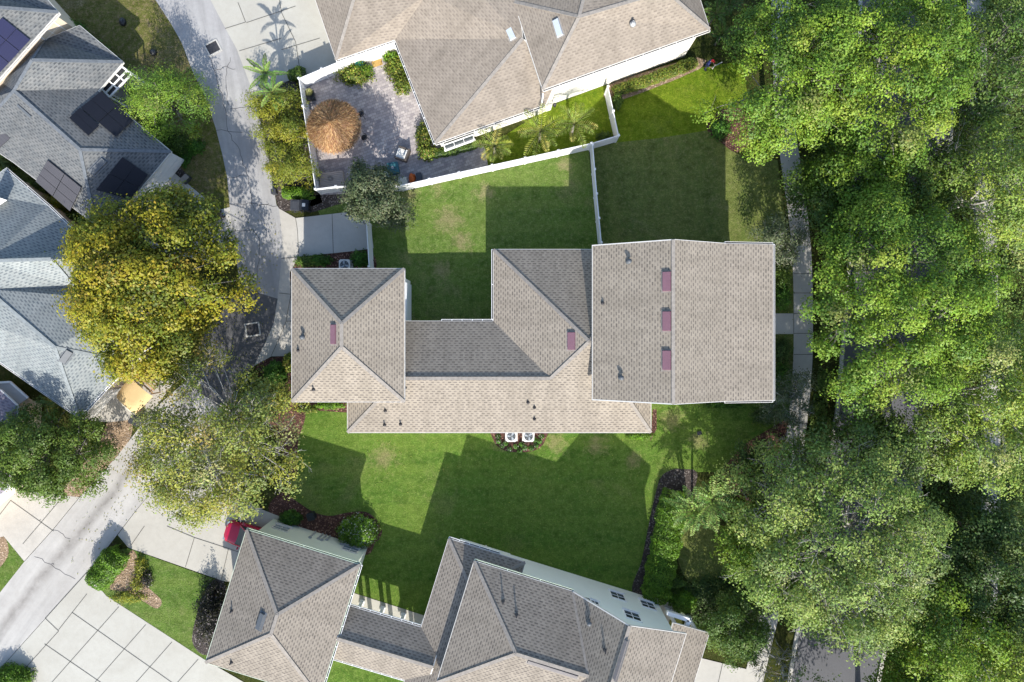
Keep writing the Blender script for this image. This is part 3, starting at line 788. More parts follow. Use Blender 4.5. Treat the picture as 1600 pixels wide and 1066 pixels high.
def gutter(parent, a, b_, lip='white', every=0.75):
    """an open gutter just outside an eave: pale lip, dark trough, pale brackets"""
    a = Vector(a); b_ = Vector(b_); d = (b_ - a); L = d.length; d.normalize()
    mb = MB(); mb2 = MB()
    n = Vector((d.y, -d.x, 0)).normalized()
    z = Vector((0, 0, -0.10))
    mb.beam(a + n * 0.135 + z, b_ + n * 0.135 + z, 0.03, 0.12)
    mb2.beam(a + n * 0.08 + z * 1.5, b_ + n * 0.08 + z * 1.5, 0.085, 0.03)
    k = max(1, int(L / every))
    for i in range(k + 1):
        p = a + d * (L * i / k)
        mb.beam(p + n * 0.03 + Vector((0, 0, -0.045)), p + n * 0.13 + Vector((0, 0, -0.045)), 0.05, 0.02)
    g = mb.build('gutter', M[lip], parent); mb2.build('gutter_trough', M['gutter_dark'], g)
    return g
def up_slope(p, n):
    h = Vector((0, 0, 1)).cross(n).normalized(); return h, n.cross(h)
def box_vent(parent, a, b_, n, wd=0.42, mat='mauve', ht=0.16):
    """an off-ridge vent: a low hood from a to b lying on the slope with normal n"""
    a = Vector(a); b_ = Vector(b_); d = (b_ - a).normalized(); s = n.cross(d).normalized()
    mb = MB(); c = (a + b_) / 2; L = (b_ - a).length
    def q(x, y, z): return c + d * x + s * y + n * z
    hx, hy = L / 2, wd / 2
    lo = [q(-hx, -hy, -0.02), q(hx, -hy, -0.02), q(hx, hy, -0.02), q(-hx, hy, -0.02)]
    hi = [q(-hx + 0.03, -hy + 0.05, ht), q(hx - 0.03, -hy + 0.05, ht), q(hx - 0.03, hy - 0.02, ht), q(-hx + 0.03, hy - 0.02, ht)]
    mb.mesh(lo + hi, [(4, 5, 6, 7), (0, 1, 5, 4), (1, 2, 6, 5), (2, 3, 7, 6), (3, 0, 4, 7)])
    o = mb.build('roof_vent', M[mat], parent)
    f = MB(); f.mesh([q(-hx - 0.1, -hy - 0.1, 0.012), q(hx + 0.1, -hy - 0.1, 0.012), q(hx + 0.1, hy + 0.1, 0.012), q(-hx - 0.1, hy + 0.1, 0.012)], [(0, 1, 2, 3)])
    f.build('flashing', M['cap_slate'] if mat == 'vent_dark' else M['cap_tan'], o)
    return o
def pipe_vent(parent, p, h=0.5, r=0.055, mat='lead'):
    mb = MB(); p = Vector(p)
    mb.lathe([(r * 2.6, -0.1), (r * 2.3, 0.06), (r * 1.1, 0.11), (r, h), (r * 0.7, h), (r * 0.7, h - 0.1)], p, 10)
    return mb.build('vent_pipe', M[mat], parent)
def turtle_vent(parent, p, mat='vent_dark', s=1.0):
    mb = MB(); p = Vector(p)
    mb.lathe([(0.20 * s, -0.1), (0.17 * s, 0.05), (0.09 * s, 0.08), (0.09 * s, 0.30), (0.17 * s, 0.32), (0.17 * s, 0.38), (0.05 * s, 0.46)], p, 12)
    return mb.build('vent_cap', M[mat], parent)

# ------------------------------------------------------------------ ground sheets
def sheet(name, poly, z, mat, kind='structure', smooth=0, thick=0.0, **tg):
    pts = [P(x, y, 0) for x, y in poly]
    if smooth: pts = crom(pts, smooth, True)
    me = bpy.data.meshes.new(name); bm = bmesh.new()
    vs = [bm.verts.new((p.x, p.y, z)) for p in pts]
    f = bm.faces.new(vs); f.normal_update()
    if f.normal.z < 0: f.normal_flip()
    if thick:
        r = bmesh.ops.extrude_face_region(bm, geom=[f])
        for v in vs: v.co.z = z - thick
    bmesh.ops.triangulate(bm, faces=bm.faces[:], ngon_method='EAR_CLIP')
    bmesh.ops.recalc_face_normals(bm, faces=bm.faces[:])
    if not thick:
        for ff in bm.faces:
            if ff.normal.z < 0: ff.normal_flip()
    bm.to_mesh(me); bm.free(); me.materials.append(mat)
    o = bpy.data.objects.new(name, me); col.objects.link(o)
    if kind: o['kind'] = kind
    return o
def lines(name, segs, z, wd, mat, kind='structure'):
    """thin joint or crack strips laid on a pavement"""
    mb = MB()
    for s in segs:
        pts = [P(x, y, 0) for x, y in s]
        for i in range(len(pts) - 1):
            a, b_ = pts[i], pts[i + 1]; d = (b_ - a)
            if d.length < 1e-4: continue
            d.normalize(); n = Vector((-d.y, d.x, 0)) * wd / 2
            mb.face([(a.x - n.x, a.y - n.y, z), (b_.x - n.x, b_.y - n.y, z), (b_.x + n.x, b_.y + n.y, z), (a.x + n.x, a.y + n.y, z)])
    o = mb.build(name, mat); o['kind'] = kind
    return o
def crack(pts, rng, amp=2.2, n=5):
    out = [];
    for i in range(len(pts) - 1):
        (x0, y0), (x1, y1) = pts[i], pts[i + 1]
        for k in range(n):
            t = k / n; out.append((x0 + (x1 - x0) * t + rng.uniform(-amp, amp) * (k > 0), y0 + (y1 - y0) * t + rng.uniform(-amp, amp) * (k > 0)))
    out.append(pts[-1]); return out
# ------------------------------------------------------------------ the setting: ground, lawns, pavements
gm = MB(); gm.face([(-700, -700, -0.03), (700, -700, -0.03), (700, 700, -0.03), (-700, 700, -0.03)])
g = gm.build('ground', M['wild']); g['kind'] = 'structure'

sheet('lawn', [(490, 312), (503, 303), (630, 298), (920, 234), (935, 382), (940, 560), (600, 560), (584, 420), (578, 356), (545, 333), (500, 337)], 0.0, M['lawn'])
sheet('lawn', [(922, 233), (962, 223), (1030, 216), (1112, 203), (1150, 240), (1215, 250), (1232, 385), (935, 390)], 0.004, M['lawn_o'])
sheet('lawn', [(945, 150), (1000, 138), (1095, 106), (1160, 95), (1175, 190), (1112, 204), (1030, 216), (962, 223)], 0.0, M['lawn_v'])
sheet('lawn', [(752, 236), (860, 165), (948, 132), (962, 222), (920, 234), (760, 268)], 0.0, M['lawn_v'])
sheet('lawn', [(455, 590), (1238, 590), (1238, 650), (1180, 690), (1130, 738), (1062, 737), (1030, 748), (1021, 785), (1012, 828), (1002, 878), (989, 926), (940, 1110), (470, 1110), (480, 860), (452, 790), (462, 700)], 0.0, M['lawn_s'])
sheet('lawn', [(1060, 832), (1130, 825), (1145, 890), (1075, 908)], 0.010, M['lawn_o'], smooth=5)
sheet('lawn', [(201, 857), (352, 911), (330, 1042), (166, 931), (140, 900), (165, 860)], 0.0, M['lawn'])
sheet('lawn', [(-40, 975), (0, 926), (38, 878), (4, 836), (-40, 836)], 0.0, M['lawn'])
sheet('lawn', [(1108, 590), (1245, 590), (1245, 400), (1108, 380)], -0.006, M['lawn_o'])
sheet('grass_verge', [(60, -40), (225, -40), (243, 0), (267, 37), (284, 67), (300, 110), (320, 150), (337, 200), (347, 240), (355, 277), (359, 326), (343, 330), (272, 273), (200, 200), (100, 60)], 0.0, M['verge'])
sheet('patio', [(470, 128), (548, 100), (600, 75), (650, 90), (690, 220), (757, 228), (764, 267), (630, 299), (500, 305)], 0.012, M['paver'])

# alley, lane, drives, walks
AL = [(215, -60), (243, 0), (267, 37), (284, 67), (300, 110), (320, 150), (337, 200), (347, 240), (355, 277), (359, 324), (366, 385), (376, 449)]
AR = [(434, 467), (437, 446), (440, 404), (440.6, 367), (436, 326), (432, 320), (423, 264), (410, 200), (400, 160), (390, 130), (370, 77), (350, 40), (329, 0), (300, -60)]
sheet('alley', AL + AR, 0.008, M['alley'])
sheet('asphalt_road', [(376, 449), (434, 467), (427.6, 506), (414, 537), (397, 572), (345, 640), (290, 600), (320, 520)], 0.006, M['asphalt'])
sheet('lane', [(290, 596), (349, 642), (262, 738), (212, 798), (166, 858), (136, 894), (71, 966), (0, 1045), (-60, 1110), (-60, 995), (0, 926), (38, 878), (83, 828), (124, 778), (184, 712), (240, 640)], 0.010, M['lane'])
sheet('driveway', [(300, -60), (329, 0), (350, 40), (370, 77), (390, 130), (401, 163), (440, 130), (470, 120), (560, 100), (520, 0), (500, -60)], 0.016, M['concrete_w'])
sheet('driveway', [(272, 270), (322, 311), (343, 328), (359, 324), (366, 384), (330, 410), (240, 390), (190, 330)], 0.020, M['walk'])
sheet('walkway', [(436, 326), (462, 341), (467, 401), (453, 426), (455, 470), (480, 480), (480, 556), (424, 557), (397, 572), (414, 537), (427.6, 506), (434, 467), (440, 404), (440.6, 367)], 0.020, M['concrete_o'])
sheet('driveway', [(462, 341), (540, 332), (578, 345), (584, 388), (547, 393), (467, 401.5)], 0.024, M['walk'])
sheet('driveway', [(240, 765), (330, 765), (450, 812), (430, 915), (349, 908), (201, 856), (184, 836), (212, 799)], 0.016, M['concrete'])
sheet('driveway', [(136, 895), (166, 931), (317, 1029), (440, 1100), (440, 1130), (-70, 1130), (0, 1046), (71, 967)], 0.016, M['concrete_w'])
sheet('driveway', [(38, 877), (83, 827), (124, 777), (60, 770), (10, 765), (-40, 790), (-40, 850), (6, 838)], 0.016, M['concrete_o'])
sheet('driveway', [(120, 655), (200, 570), (262, 590), (300, 560), (242, 638), (205, 656), (170, 660)], 0.014, M['concrete_o'])
SW = [(1219, -60), (1221, 60), (1226, 180), (1235, 253), (1249, 356), (1254, 430), (1255, 520), (1253, 586), (1246, 660), (1236, 740), (1222, 850), (1209, 930), (1196, 985), (1178, 1060), (1165, 1120)]
def ribbon(pts, wpx):
    q = [Vector((x, y, 0)) for x, y in pts]; q = crom(q, 5); l = []; r = []
    for i, p in enumerate(q):
        d = (q[min(i + 1, len(q) - 1)] - q[max(i - 1, 0)]).normalized(); n = Vector((-d.y, d.x, 0)) * wpx / 2
        l.append((p.x + n.x, p.y + n.y)); r.append((p.x - n.x, p.y - n.y))
    return l + r[::-1]
sheet('sidewalk', ribbon(SW, 30), 0.022, M['walk'])
sheet('sidewalk', ribbon([(1527, -60), (1526, 60), (1536, 250), (1546, 500), (1548, 780), (1542, 950), (1530, 1110)], 30), 0.022, M['walk'])
sheet('walkway', [(1180, 490), (1240, 490), (1240, 522), (1180, 522)], 0.018, M['walk'])
sheet('walkway', [(1094, 1028), (1168, 1046), (1158, 1090), (1080, 1090)], 0.018, M['walk'])
sheet('walkway', [(551, 926), (664, 962), (650, 1010), (540, 985)], 0.03, M['concrete_w'])
SL = [(1345, -60), (1338, 200), (1324, 450), (1308, 640), (1275, 830), (1243, 1000), (1225, 1110)]
SR = [(1362, 1110), (1385, 1000), (1425, 830), (1455, 640), (1475, 450), (1485, 200), (1492, -60)]
sheet('street', SL + SR, 0.004, M['street'])
kb = MB()
for E in (SL, SR):
    for i in range(len(E) - 1):
        a, b_ = P(*E[i], 0), P(*E[i + 1], 0); kb.beam(a + Vector((0, 0, 0.06)), b_ + Vector((0, 0, 0.06)), 0.3, 0.13)
k_ = kb.build('kerb', M['walk']); k_['kind'] = 'structure'

rng0 = np.random.default_rng(4)
J = []
J += [[(440, 404), (467, 402)], [(436, 458), (455, 460)], [(455, 440), (454.6, 461), (447, 503), (436, 530), (424, 556)], [(447, 502), (458, 502)], [(462, 341), (465, 360), (467, 401)], [(519, 334), (521, 396)]]
J += [[(71, 966), (136, 894)], [(92, 986), (0, 1088)], [(136, 928), (92, 984)], [(71, 966), (92, 986)], [(186, 948), (62, 1088)], [(228, 976), (112, 1108)], [(269, 1003), (170, 1115)], [(310, 1030), (225, 1125)], [(113, 957), (250, 1053), (330, 1110)], [(70, 1006), (166, 1072), (240, 1124)]]
J += [[(261, 822), (304, 840), (290, 886)], [(304, 840), (372, 862)], [(357, 858), (346, 906)], [(226, 822), (205, 852)]]
J += [[(17, 782), (84, 830)], [(92, 784), (36, 850)], [(62, 814), (64, 812)], [(17, 782), (-6, 812)]]
J += [[(462, 66), (440, 20), (430, -40)], [(385, 36), (462, 10)], [(352, 45), (384, 35), (372, 4)], [(374, 80), (440, 60)], [(462, 66), (470, 118)], [(500, 60), (440, 78)]]
J += [[(307, 309), (318, 297)], [(345, 328), (352, 384)], [(1240, 490), (1240, 522)], [(1129, 1036), (1118, 1085)]]
for y in (428, 458, 490, 521, 554, 586): J.append([(1240, y), (1269, y)])
J += [[(1231, 290), (1258, 287)], [(1236, 330), (1264, 328)], [(1183, 1015), (1201, 1021)], [(1234, 660), (1262, 662)]]
lines('pavement_joint', J, 0.034, 0.045, M['joint'])
CR = []
for c in ([(326, 88), (340, 130), (352, 170), (356, 205), (375, 235), (385, 270), (391, 300), (397, 330)], [(360, 90), (353, 120), (357, 165)], [(338, 204), (380, 207)], [(360, 320), (397, 318), (434, 322)], [(350, 280), (383, 274)],
          [(364, 362), (395, 358), (405, 372), (402, 430)], [(402, 322), (420, 318)], [(360, 170), (400, 165)], [(83, 828), (110, 842)], [(54, 870), (80, 882), (84, 880)], [(80, 882), (118, 905)], [(335, 110), (352, 104), (368, 108)]):
    CR.append(crack(c, rng0))
lines('alley_crack', CR, 0.018, 0.035, M['crack'])

# beds
def bed(poly, mat='mulch', z=0.008, sm=5): return sheet('mulch_bed', poly, z, M[mat], smooth=sm)
bed([(403, 168), (440, 132), (462, 130), (480, 210), (500, 304), (500, 318), (448, 330), (434, 321), (423, 264), (410, 200)], 'mulch_d')
bed([(455, 445), (455, 424), (468, 406), (492, 401), (574, 391), (584, 428), (520, 440)])
bed([(402, 570), (430, 558), (462, 558), (478, 640), (466, 690), (463, 745), (440, 700), (400, 620)])
bed([(440, 770), (463, 783), (490, 800), (516, 806), (543, 801), (572, 800), (590, 815), (597, 832), (586, 850), (566, 868), (470, 850), (420, 800)])
bed([(771, 660), (771, 688), (786, 703), (812, 707), (838, 703), (852, 688), (852, 660)])
bed([(1066, 733), (1048, 735), (1032, 747), (1021, 785), (1012, 828), (1002, 878), (988, 926), (1030, 955), (1110, 975), (1210, 960), (1205, 890), (1145, 905), (1070, 912), (1052, 880), (1058, 830), (1090, 745)], 'mulch_d')
bed([(1238, 655), (1203, 670), (1169, 691), (1145, 714), (1128, 740), (1140, 767), (1180, 785), (1235, 770), (1240, 700)])
bed([(1104, 200), (1126, 172), (1170, 175), (1180, 220), (1152, 238), (1128, 224)])
bed([(950, 160), (1000, 146), (1095, 107), (1090, 90), (1000, 115), (948, 135)], 'mulch_t', sm=2)
bed([(206, 860), (218, 880), (229, 914), (252, 938), (245, 951), (226, 941), (199, 925), (172, 920), (185, 895)], 'mulch_t')
bed([(178, 640), (206, 655), (202, 690), (184, 712), (160, 740), (124, 776), (95, 770), (150, 700)], 'mulch_t')
bed([(495, 305), (535, 300), (540, 315), (520, 322), (495, 330), (480, 330)], 'mulch_d')
bed([(300, 1000), (322, 920), (345, 905), (352, 930), (330, 1020)], 'mulch_d')
bed([(1020, 640), (1026, 640), (1026, 670), (1016, 690)], sm=0)
bed([(0, 270), (20, 270), (150, 370), (130, 385), (70, 340), (0, 300)], 'mulch_d', sm=0)
bed([(190, 190), (215, 200), (290, 270), (275, 278), (200, 240), (185, 200)], 'mulch_d', sm=2)
bed([(-20, 838), (6, 838), (12, 870), (-20, 900)], 'mulch_t')
bed([(545, 628), (470, 628), (470, 640), (545, 645)], sm=0)

# ------------------------------------------------------------------ houses
def hit(plane, px, py):
    """the point of a roof plane (three of its points) that the photo shows at (px, py)"""
    a, b_, c = [Vector(p) for p in plane[:3]]; n = (b_ - a).cross(c - a).normalized()
    if n.z < 0: n = -n
    o = Vector((0, 0, H)); d = P(px, py, 0) - o
    t = (a - o).dot(n) / d.dot(n)
    return o + d * t, n
def Q(l): return [P(*p) for p in l]

# the central house: two-storey carriage house, single-storey link and wing, two-storey front
z1 = 3.75; p1_ = 0.42
k1 = S(z1)
yN = (NY - 390) * k1; yS = (NY - 676) * k1; ym = (yN + yS) / 2; rr = (yN - yS) / 2 * p1_
xW = (771 - NX) * k1; yc = (NY - 502) * k1; ymc = (yc + yS) / 2; hc = (yc - yS) / 2; rc = hc * p1_
x0 = (543 - NX) * k1; x1 = (1017 - NX) * k1
hw = (yN - yS) / 2
h1 = thing('suburban_house', (0, 0, 0), 'large tan shingled house in the centre with mauve roof vents and a long gable', 'house')
A = Vector((x0, yS, z1)); B = Vector((x0 + hc, ymc, z1 + rc)); C_ = Vector((xW + hc, ymc, z1 + rc)); D = Vector((xW + hw, ym, z1 + rr))
Eo = Vector((xW, yc, z1)); Fo = Vector((xW, yN, z1)); G_ = Vector((x1, yN, z1)); Hh = Vector((x1 - hw, ym, z1 + rr)); I_ = Vector((x1, yS, z1))
x0n = Vector((x0, yc, z1))
Hh = Vector((max(D.x + 0.02, x1 - hw), ym, z1 + rr))
low_faces = [[A, I_, Hh, D, C_, B], [x0n, B, C_, Eo], [x0n, A, B], [Eo, C_, D, Fo], [Fo, D, Hh, G_], [G_, Hh, I_]]
roof(h1, low_faces, M['roof_tan'], M['cap_tan'])
walls(h1, [A, I_, G_, Fo, Eo, x0n], z1 - 0.05, 0.4, M['stucco'])
# carriage house
zg = 5.9; gq = Q([(456, 628, zg), (632, 628, zg), (632, 420, zg), (456, 420, zg)])
hx = (gq[1].x - gq[0].x) / 2; gx = (gq[0].x + gq[1].x) / 2; rg = hx * 0.46
ga = Vector((gx, gq[3].y - hx * 0.98, zg + rg)); gb = Vector((gx, gq[0].y + hx * 0.98, zg + rg))
gar = [[gq[0], gq[1], gb], [gq[1], gq[2], ga, gb], [gq[2], gq[3], ga], [gq[3], gq[0], gb, ga]]
roof(h1, gar, M['roof_tan'], M['cap_tan'])
walls(h1, gq, zg, 0.45, M['stucco'])
lt = MB(); a_ = P(635, 500, 2.6)
lt.mesh([(-8.9, 0.5, 0), (-8.1, 0.5, 0), (-8.1, 3.85, 0), (-8.9, 3.95, 0), (-8.9, 0.5, 2.85), (-8.1, 0.5, 2.6), (-8.1, 3.85, 2.6), (-8.9, 3.95, 2.85)], [(4, 5, 6, 7), (0, 1, 5, 4), (1, 2, 6, 5), (2, 3, 7, 6)])
lt.build('side_entry', M['white'], h1)
# two-storey front: long gable, lower-pitched porch at the street end
ze, zr_, zk, zp = 6.9, 9.9, 7.95, 7.45
yT, yB = 6.15, -4.72
xE, xR, xK, xP = 126 * S(ze), 252 * S(zr_), 333 * S(zk), 408 * S(zp)
m = lambda x, y, z: Vector((x, y, z))
main = [[m(xE, yT, ze), m(xE, yB, ze), m(xR, yB, zr_), m(xR, yT, zr_)], [m(xR, yT, zr_), m(xR, yB, zr_), m(xK, yB, zk), m(xK, yT, zk)], [m(xK, yT, zk), m(xK, yB, zk), m(xP, yB, zp), m(xP, yT, zp)]]
roof(h1, main, M['roof_tan'], M['cap_tan'])
o_ = 0.35
wallz(h1, [(xE + o_, yB + o_, ze), (xR, yB + o_, zr_ - 0.25), (xK - 0.2, yB + o_, zk - 0.2), (xK - 0.2, yT - o_, zk - 0.2), (xR, yT - o_, zr_ - 0.25), (xE + o_, yT - o_, ze)], M['stucco'])
for i in range(4):
    y_ = yB + 0.7 + (yT - yB - 1.4) * i / 3
    mb = MB(); mb.box((xP - 0.6, y_, zp / 2 - 0.15), (0.32, 0.32, zp - 0.3)); mb.box((xP - 0.6, y_, 0.2), (0.5, 0.5, 0.4)); mb.box((xP - 0.6, y_, zp - 0.42), (0.46, 0.46, 0.2)); mb.build('porch_column', M['white'], h1)
mb = MB(); mb.box(((xK + xP) / 2 - 0.25, (yT + yB) / 2, 0.12), (xP - xK, yT - yB - 1.0, 0.24)); mb.build('porch_floor', M['concrete_o'], h1)
mb = MB(); mb.box(((xK + xP) / 2 - 0.25, (yT + yB) / 2, 3.3), (xP - xK, yT - yB - 1.0, 0.25)); mb.build('balcony_floor', M['white'], h1)
for ya in (yT, yB): gutter(h1, m(xK, ya, zk - 0.02) if ya == yB else m(xP, ya, zp - 0.02), m(xP, ya, zp - 0.02) if ya == yB else m(xK, ya, zk - 0.02), 'trim', 9)
gutter(h1, m(xP, yB, zp), m(xP, yT, zp), 'trim', 9)
gutter(h1, Eo + Vector((-0.05, 0, 0)), P(690, 502, z1))
gutter(h1, Fo, Eo + Vector((0, 0.15, 0)), every=2.0)
for y_ in (440, 502, 563):
    n_ = (main[0][1] - main[0][0]).cross(main[0][2] - main[0][0]).normalized(); n_ = n_ if n_.z > 0 else -n_
    a_, _ = hit(main[0], 1042, y_ - 15.5); b_, _ = hit(main[0], 1042, y_ + 15.5); box_vent(h1, a_, b_, n_, 0.6)
a_, n_ = hit(gar[3], 521.5, 507); b_, _ = hit(gar[3], 521.5, 538); box_vent(h1, a_, b_, n_, 0.46)
a_, n_ = hit(low_faces[3], 893, 519); b_, _ = hit(low_faces[3], 893, 547); box_vent(h1, a_, b_, n_, 0.6)
for (f, x, y) in ((main[0], 982, 409), (main[0], 970, 590), (gar[3], 474, 527)): turtle_vent(h1, hit(f, x, y)[0])
for (f, x, y) in ((main[0], 942, 474), (gar[3], 466, 548), (gar[0], 490, 609), (low_faces[0], 633, 606), (low_faces[0], 602, 642), (low_faces[0], 601, 664), (low_faces[0], 626, 663), (low_faces[0], 825, 629), (low_faces[0], 835, 637), (low_faces[0], 835, 655)): pipe_vent(h1, hit(f, x, y)[0], 0.38 if (x + y) % 2 else 0.24)
for (x, y_) in ((-6.0, 0.0), (-3.5, 0.0)): window(h1, (x, yc - 0.4, 1.5), (-1, 0), 1.2, 1.4)
for x in (-9, -4, 0.5, 3.5, 8): window(h1, (x, yS + 0.4, 1.6), (1, 0), 1.1, 1.4)
for x in (7.2, 9, 12, 13.6):
    window(h1, (x, yB + o_, 5.0), (1, 0), 1.0, 1.4); window(h1, (x, yT - o_, 5.0), (-1, 0), 1.0, 1.4); window(h1, (x, yT - o_, 1.7), (-1, 0), 1.0, 1.4)
for y_ in (-2.5, 0.8, 3.5): window(h1, (xK - 0.2, y_, 5.0), (0, 1), 1.1, 1.9); window(h1, (xK - 0.2, y_, 1.5), (0, 1), 1.1, 1.9)
mb = MB(); gw = gq[0].x + 0.45
mb.box((gw - 0.03, (gq[0].y + gq[3].y) / 2, 1.15), (0.08, 5.0, 2.3))
for i in range(4): mb.box((gw - 0.075, (gq[0].y + gq[3].y) / 2, 0.3 + i * 0.57), (0.03, 4.8, 0.5))
mb.build('garage_door', M['white'], h1)

# the house at the top: brown roofs over a cream wall
h2 = thing('suburban_house', P(800, 60, 0), 'cream walled house with brown shingle roofs and pale roof vents beside the patio', 'house')
zl, zu = 3.1, 5.4
lf = [Q([(525, 94, zl), (617, 62, zl), (668, -10, 4.9), (560, -25, 5.0)]), Q([(525, 94, zl), (560, -25, 5.0), (540, -90, 5.0), (462, -90, zl)]),
      Q([(617, 62, zl), (680, 224, zl), (817, 60, 5.3), (800, -60, 5.6), (700, -60, 5.6), (668, -10, 4.9)]),
      Q([(680, 224, zl), (853, 163, zl), (872, 120, 4.0), (817, 60, 5.3)]),
      Q([(668, -10, 4.9), (700, -60, 5.6), (600, -100, 5.6), (540, -90, 5.0), (560, -25, 5.0)])]
roof(h2, lf, M['roof_brown'], M['cap_tan'])
walls(h2, Q([(525, 94, zl), (617, 62, zl), (680, 224, zl), (870, 157, zl), (960, -120, zl), (462, -90, zl)]), zl, 0.35, M['stucco'])
uf = [Q([(848, 140, zu), (1109, 46, zu), (1040, -14, 7.7), (905, 26, 7.5)]), Q([(848, 140, zu), (905, 26, 7.5), (803, 3, zu)]), Q([(803, 3, zu), (905, 26, 7.5), (915, -14, 7.4), (796, -30, zu)]),
      Q([(1109, 46, zu), (1075, -60, zu), (1040, -14, 7.7)]), Q([(905, 26, 7.5), (1040, -14, 7.7), (1075, -60, zu), (915, -14, 7.4)]), Q([(796, -30, zu), (915, -14, 7.4), (1075, -60, zu), (1040, -160, zu), (770, -90, zu)])]
roof(h2, uf, M['roof_brown'], M['cap_tan'])
walls(h2, Q([(848, 140, zu), (1109, 46, zu), (1050, -130, zu), (780, -60, zu)]), zu, 0.38, M['stucco'])
gutter(h2, P(680, 224, zl), P(848, 165, zl), 'trim'); gutter(h2, P(848, 140, zu), P(1109, 46, zu), 'trim', 1.2); gutter(h2, P(617, 62, zl), P(680, 224, zl), every=1.0); gutter(h2, P(525, 94, zl), P(617, 62, zl))
a_, n_ = hit(lf[2], 791, 38); b_, _ = hit(lf[2], 802, 62); box_vent(h2, a_, b_, n_, 0.5, 'vent_grey')
a_, n_ = hit(uf[1], 868, 31); b_, _ = hit(uf[1], 876, 57); box_vent(h2, a_, b_, n_, 0.5, 'vent_grey')
pipe_vent(h2, hit(uf[0], 989, 37)[0], 0.3, 0.09, 'grey')
# picture window and ledge on the low wall, a lantern, a door with a mat
w0, w1 = P(692, 232, 0), P(742, 214, 0)
td = (w1 - w0).normalized(); nn_ = Vector((td.y, -td.x, 0))
mb = MB(); wq = P(716, 219, 1.5)
window(h2, P(717, 222, 1.6) + Vector((0, 0.0, 0)), (td.x, td.y), 2.4, 1.3, 'glass', bars=(2, 0))
mb = MB(); lp = P(866, 162, 2.7); mb.lathe([(0.05, -0.3), (0.12, -0.25), (0.15, 0.1), (0.05, 0.22)], lp + nn_ * 0.1, 8); mb.build('wall_lantern', M['lead'], h2)
mb = MB(); mb.box((P(848, 150, 4.9).x, P(848, 150, 4.9).y, 4.2), (0.10, 0.10, 2.2), 0.33); mb.build('downspout', M['white'], h2)
mb = MB(); d_ = (P(618, 62, zl) - P(525, 94, zl)).normalized(); dn = Vector((d_.y, -d_.x, 0)); dc = P(592, 92, 0.0) + Vector((0, 0, 1.05)); mb.beam(dc - d_ * 0.45, dc + d_ * 0.45, 0.07, 2.1); mb.build('door', M['white'], h2)

# left house: grey-blue hip roof set at a slant, with solar panels
zb = 3.2
h3 = thing('suburban_house', P(130, 170, 0), 'slate grey hip roofed house on the left with black solar panels on three slopes', 'house')
N_, E1, E2, E3, E4 = P(124, 40, zb), P(192, 97, zb), P(157, 138, zb), P(267, 237, zb), P(205, 312, zb)
Wc, Sc = P(20, 253, zb), P(150, 352, zb)
r0_, r1_ = P(22, 142, 5.0), P(125, 234, 5.0)
v_ = P(50, 94, 5.7); vv = P(153, 142, 3.3)
E4b = E4
bf = [[N_, E1, v_, P(70, 62, zb)], [E1, P(157, 138, zb), vv, r0_, v_], [vv, E3, r1_, r0_], [E3, E4, Sc, r1_], [r1_, Sc, Wc], [r0_, r1_, Wc, P(0, 240, zb), P(-30, 200, 3.6)], [v_, r0_, P(-30, 200, 3.6), P(-60, 170, zb), P(0, 128, zb), P(70, 62, zb)]]
roof(h3, bf, M['roof_slate'], M['cap_slate'], M['trim'])
walls(h3, [N_, E1, E2, E3, E4, Sc, Wc, P(-60, 200, zb), P(-30, 150, zb)], zb, 0.45, M['stucco_grey'])
gutter(h3, P(130, 338, zb), Wc, every=1.2)
pl3 = [E3, E4, r1_]; pl4 = [r1_, Wc, Sc]; pl5 = [r0_, r1_, Wc]
a_, n_ = hit(pl3, 144, 270); b_, _ = hit(pl3, 164, 250); box_vent(h3, a_, b_, n_, 0.5, 'vent_dark')
a_, n_ = hit(pl5, 28, 164); b_, _ = hit(pl5, 50, 184); box_vent(h3, a_, b_, n_, 0.25, 'vent_dark', 0.1)
def solar(parent, face, corners, mat, nx, ny, lift=0.16, name='solar_panel'):
    """a bank of framed panels on a roof plane: four photo corners in order round it"""
    cs = [hit(face, *c) for c in corners]; n = cs[0][1]; p = [c[0] + n * lift for c in cs]
    def at(u, v): return p[0].lerp(p[1], u).lerp(p[3].lerp(p[2], u), v)
    W_, L_ = (p[1] - p[0]).length, (p[3] - p[0]).length
    for i in range(nx):
        for j in range(ny):
            e = 0.006
            q = [at(i / nx + e, j / ny + e), at((i + 1) / nx - e, j / ny + e), at((i + 1) / nx - e, (j + 1) / ny - e), at(i / nx + e, (j + 1) / ny - e)]
            mb = MB(); mb.face(q if (q[1] - q[0]).cross(q[2] - q[0]).dot(n) > 0 else q[::-1], 0, [(0, 0), (W_ / nx, 0), (W_ / nx, L_ / ny), (0, L_ / ny)])
            ql = [a - n * 0.05 for a in q]
            for k in range(4): mb.face([q[k], ql[k], ql[(k + 1) % 4], q[(k + 1) % 4]], 1)
            mb.build(name, [M[mat], M['black']], parent)
pl2 = [vv, E3, r1_]
solar(h3, pl2, [(109, 186), (126, 170), (156, 198), (139, 214)], 'solar_k', 2, 1)
solar(h3, pl2, [(127, 170), (159, 144), (209, 190), (182, 216)], 'solar_k', 2, 2)
solar(h3, pl3, [(150, 297), (192, 245), (232, 273), (205, 312)], 'solar_k', 2, 2)
solar(h3, pl4, [(58, 283), (77, 250), (130, 293), (112, 330)], 'solar_g', 3, 2)
solar(h3, pl5, [(-20, 185), (0, 199), (19, 216), (-8, 240)], 'solar_g', 1, 1)
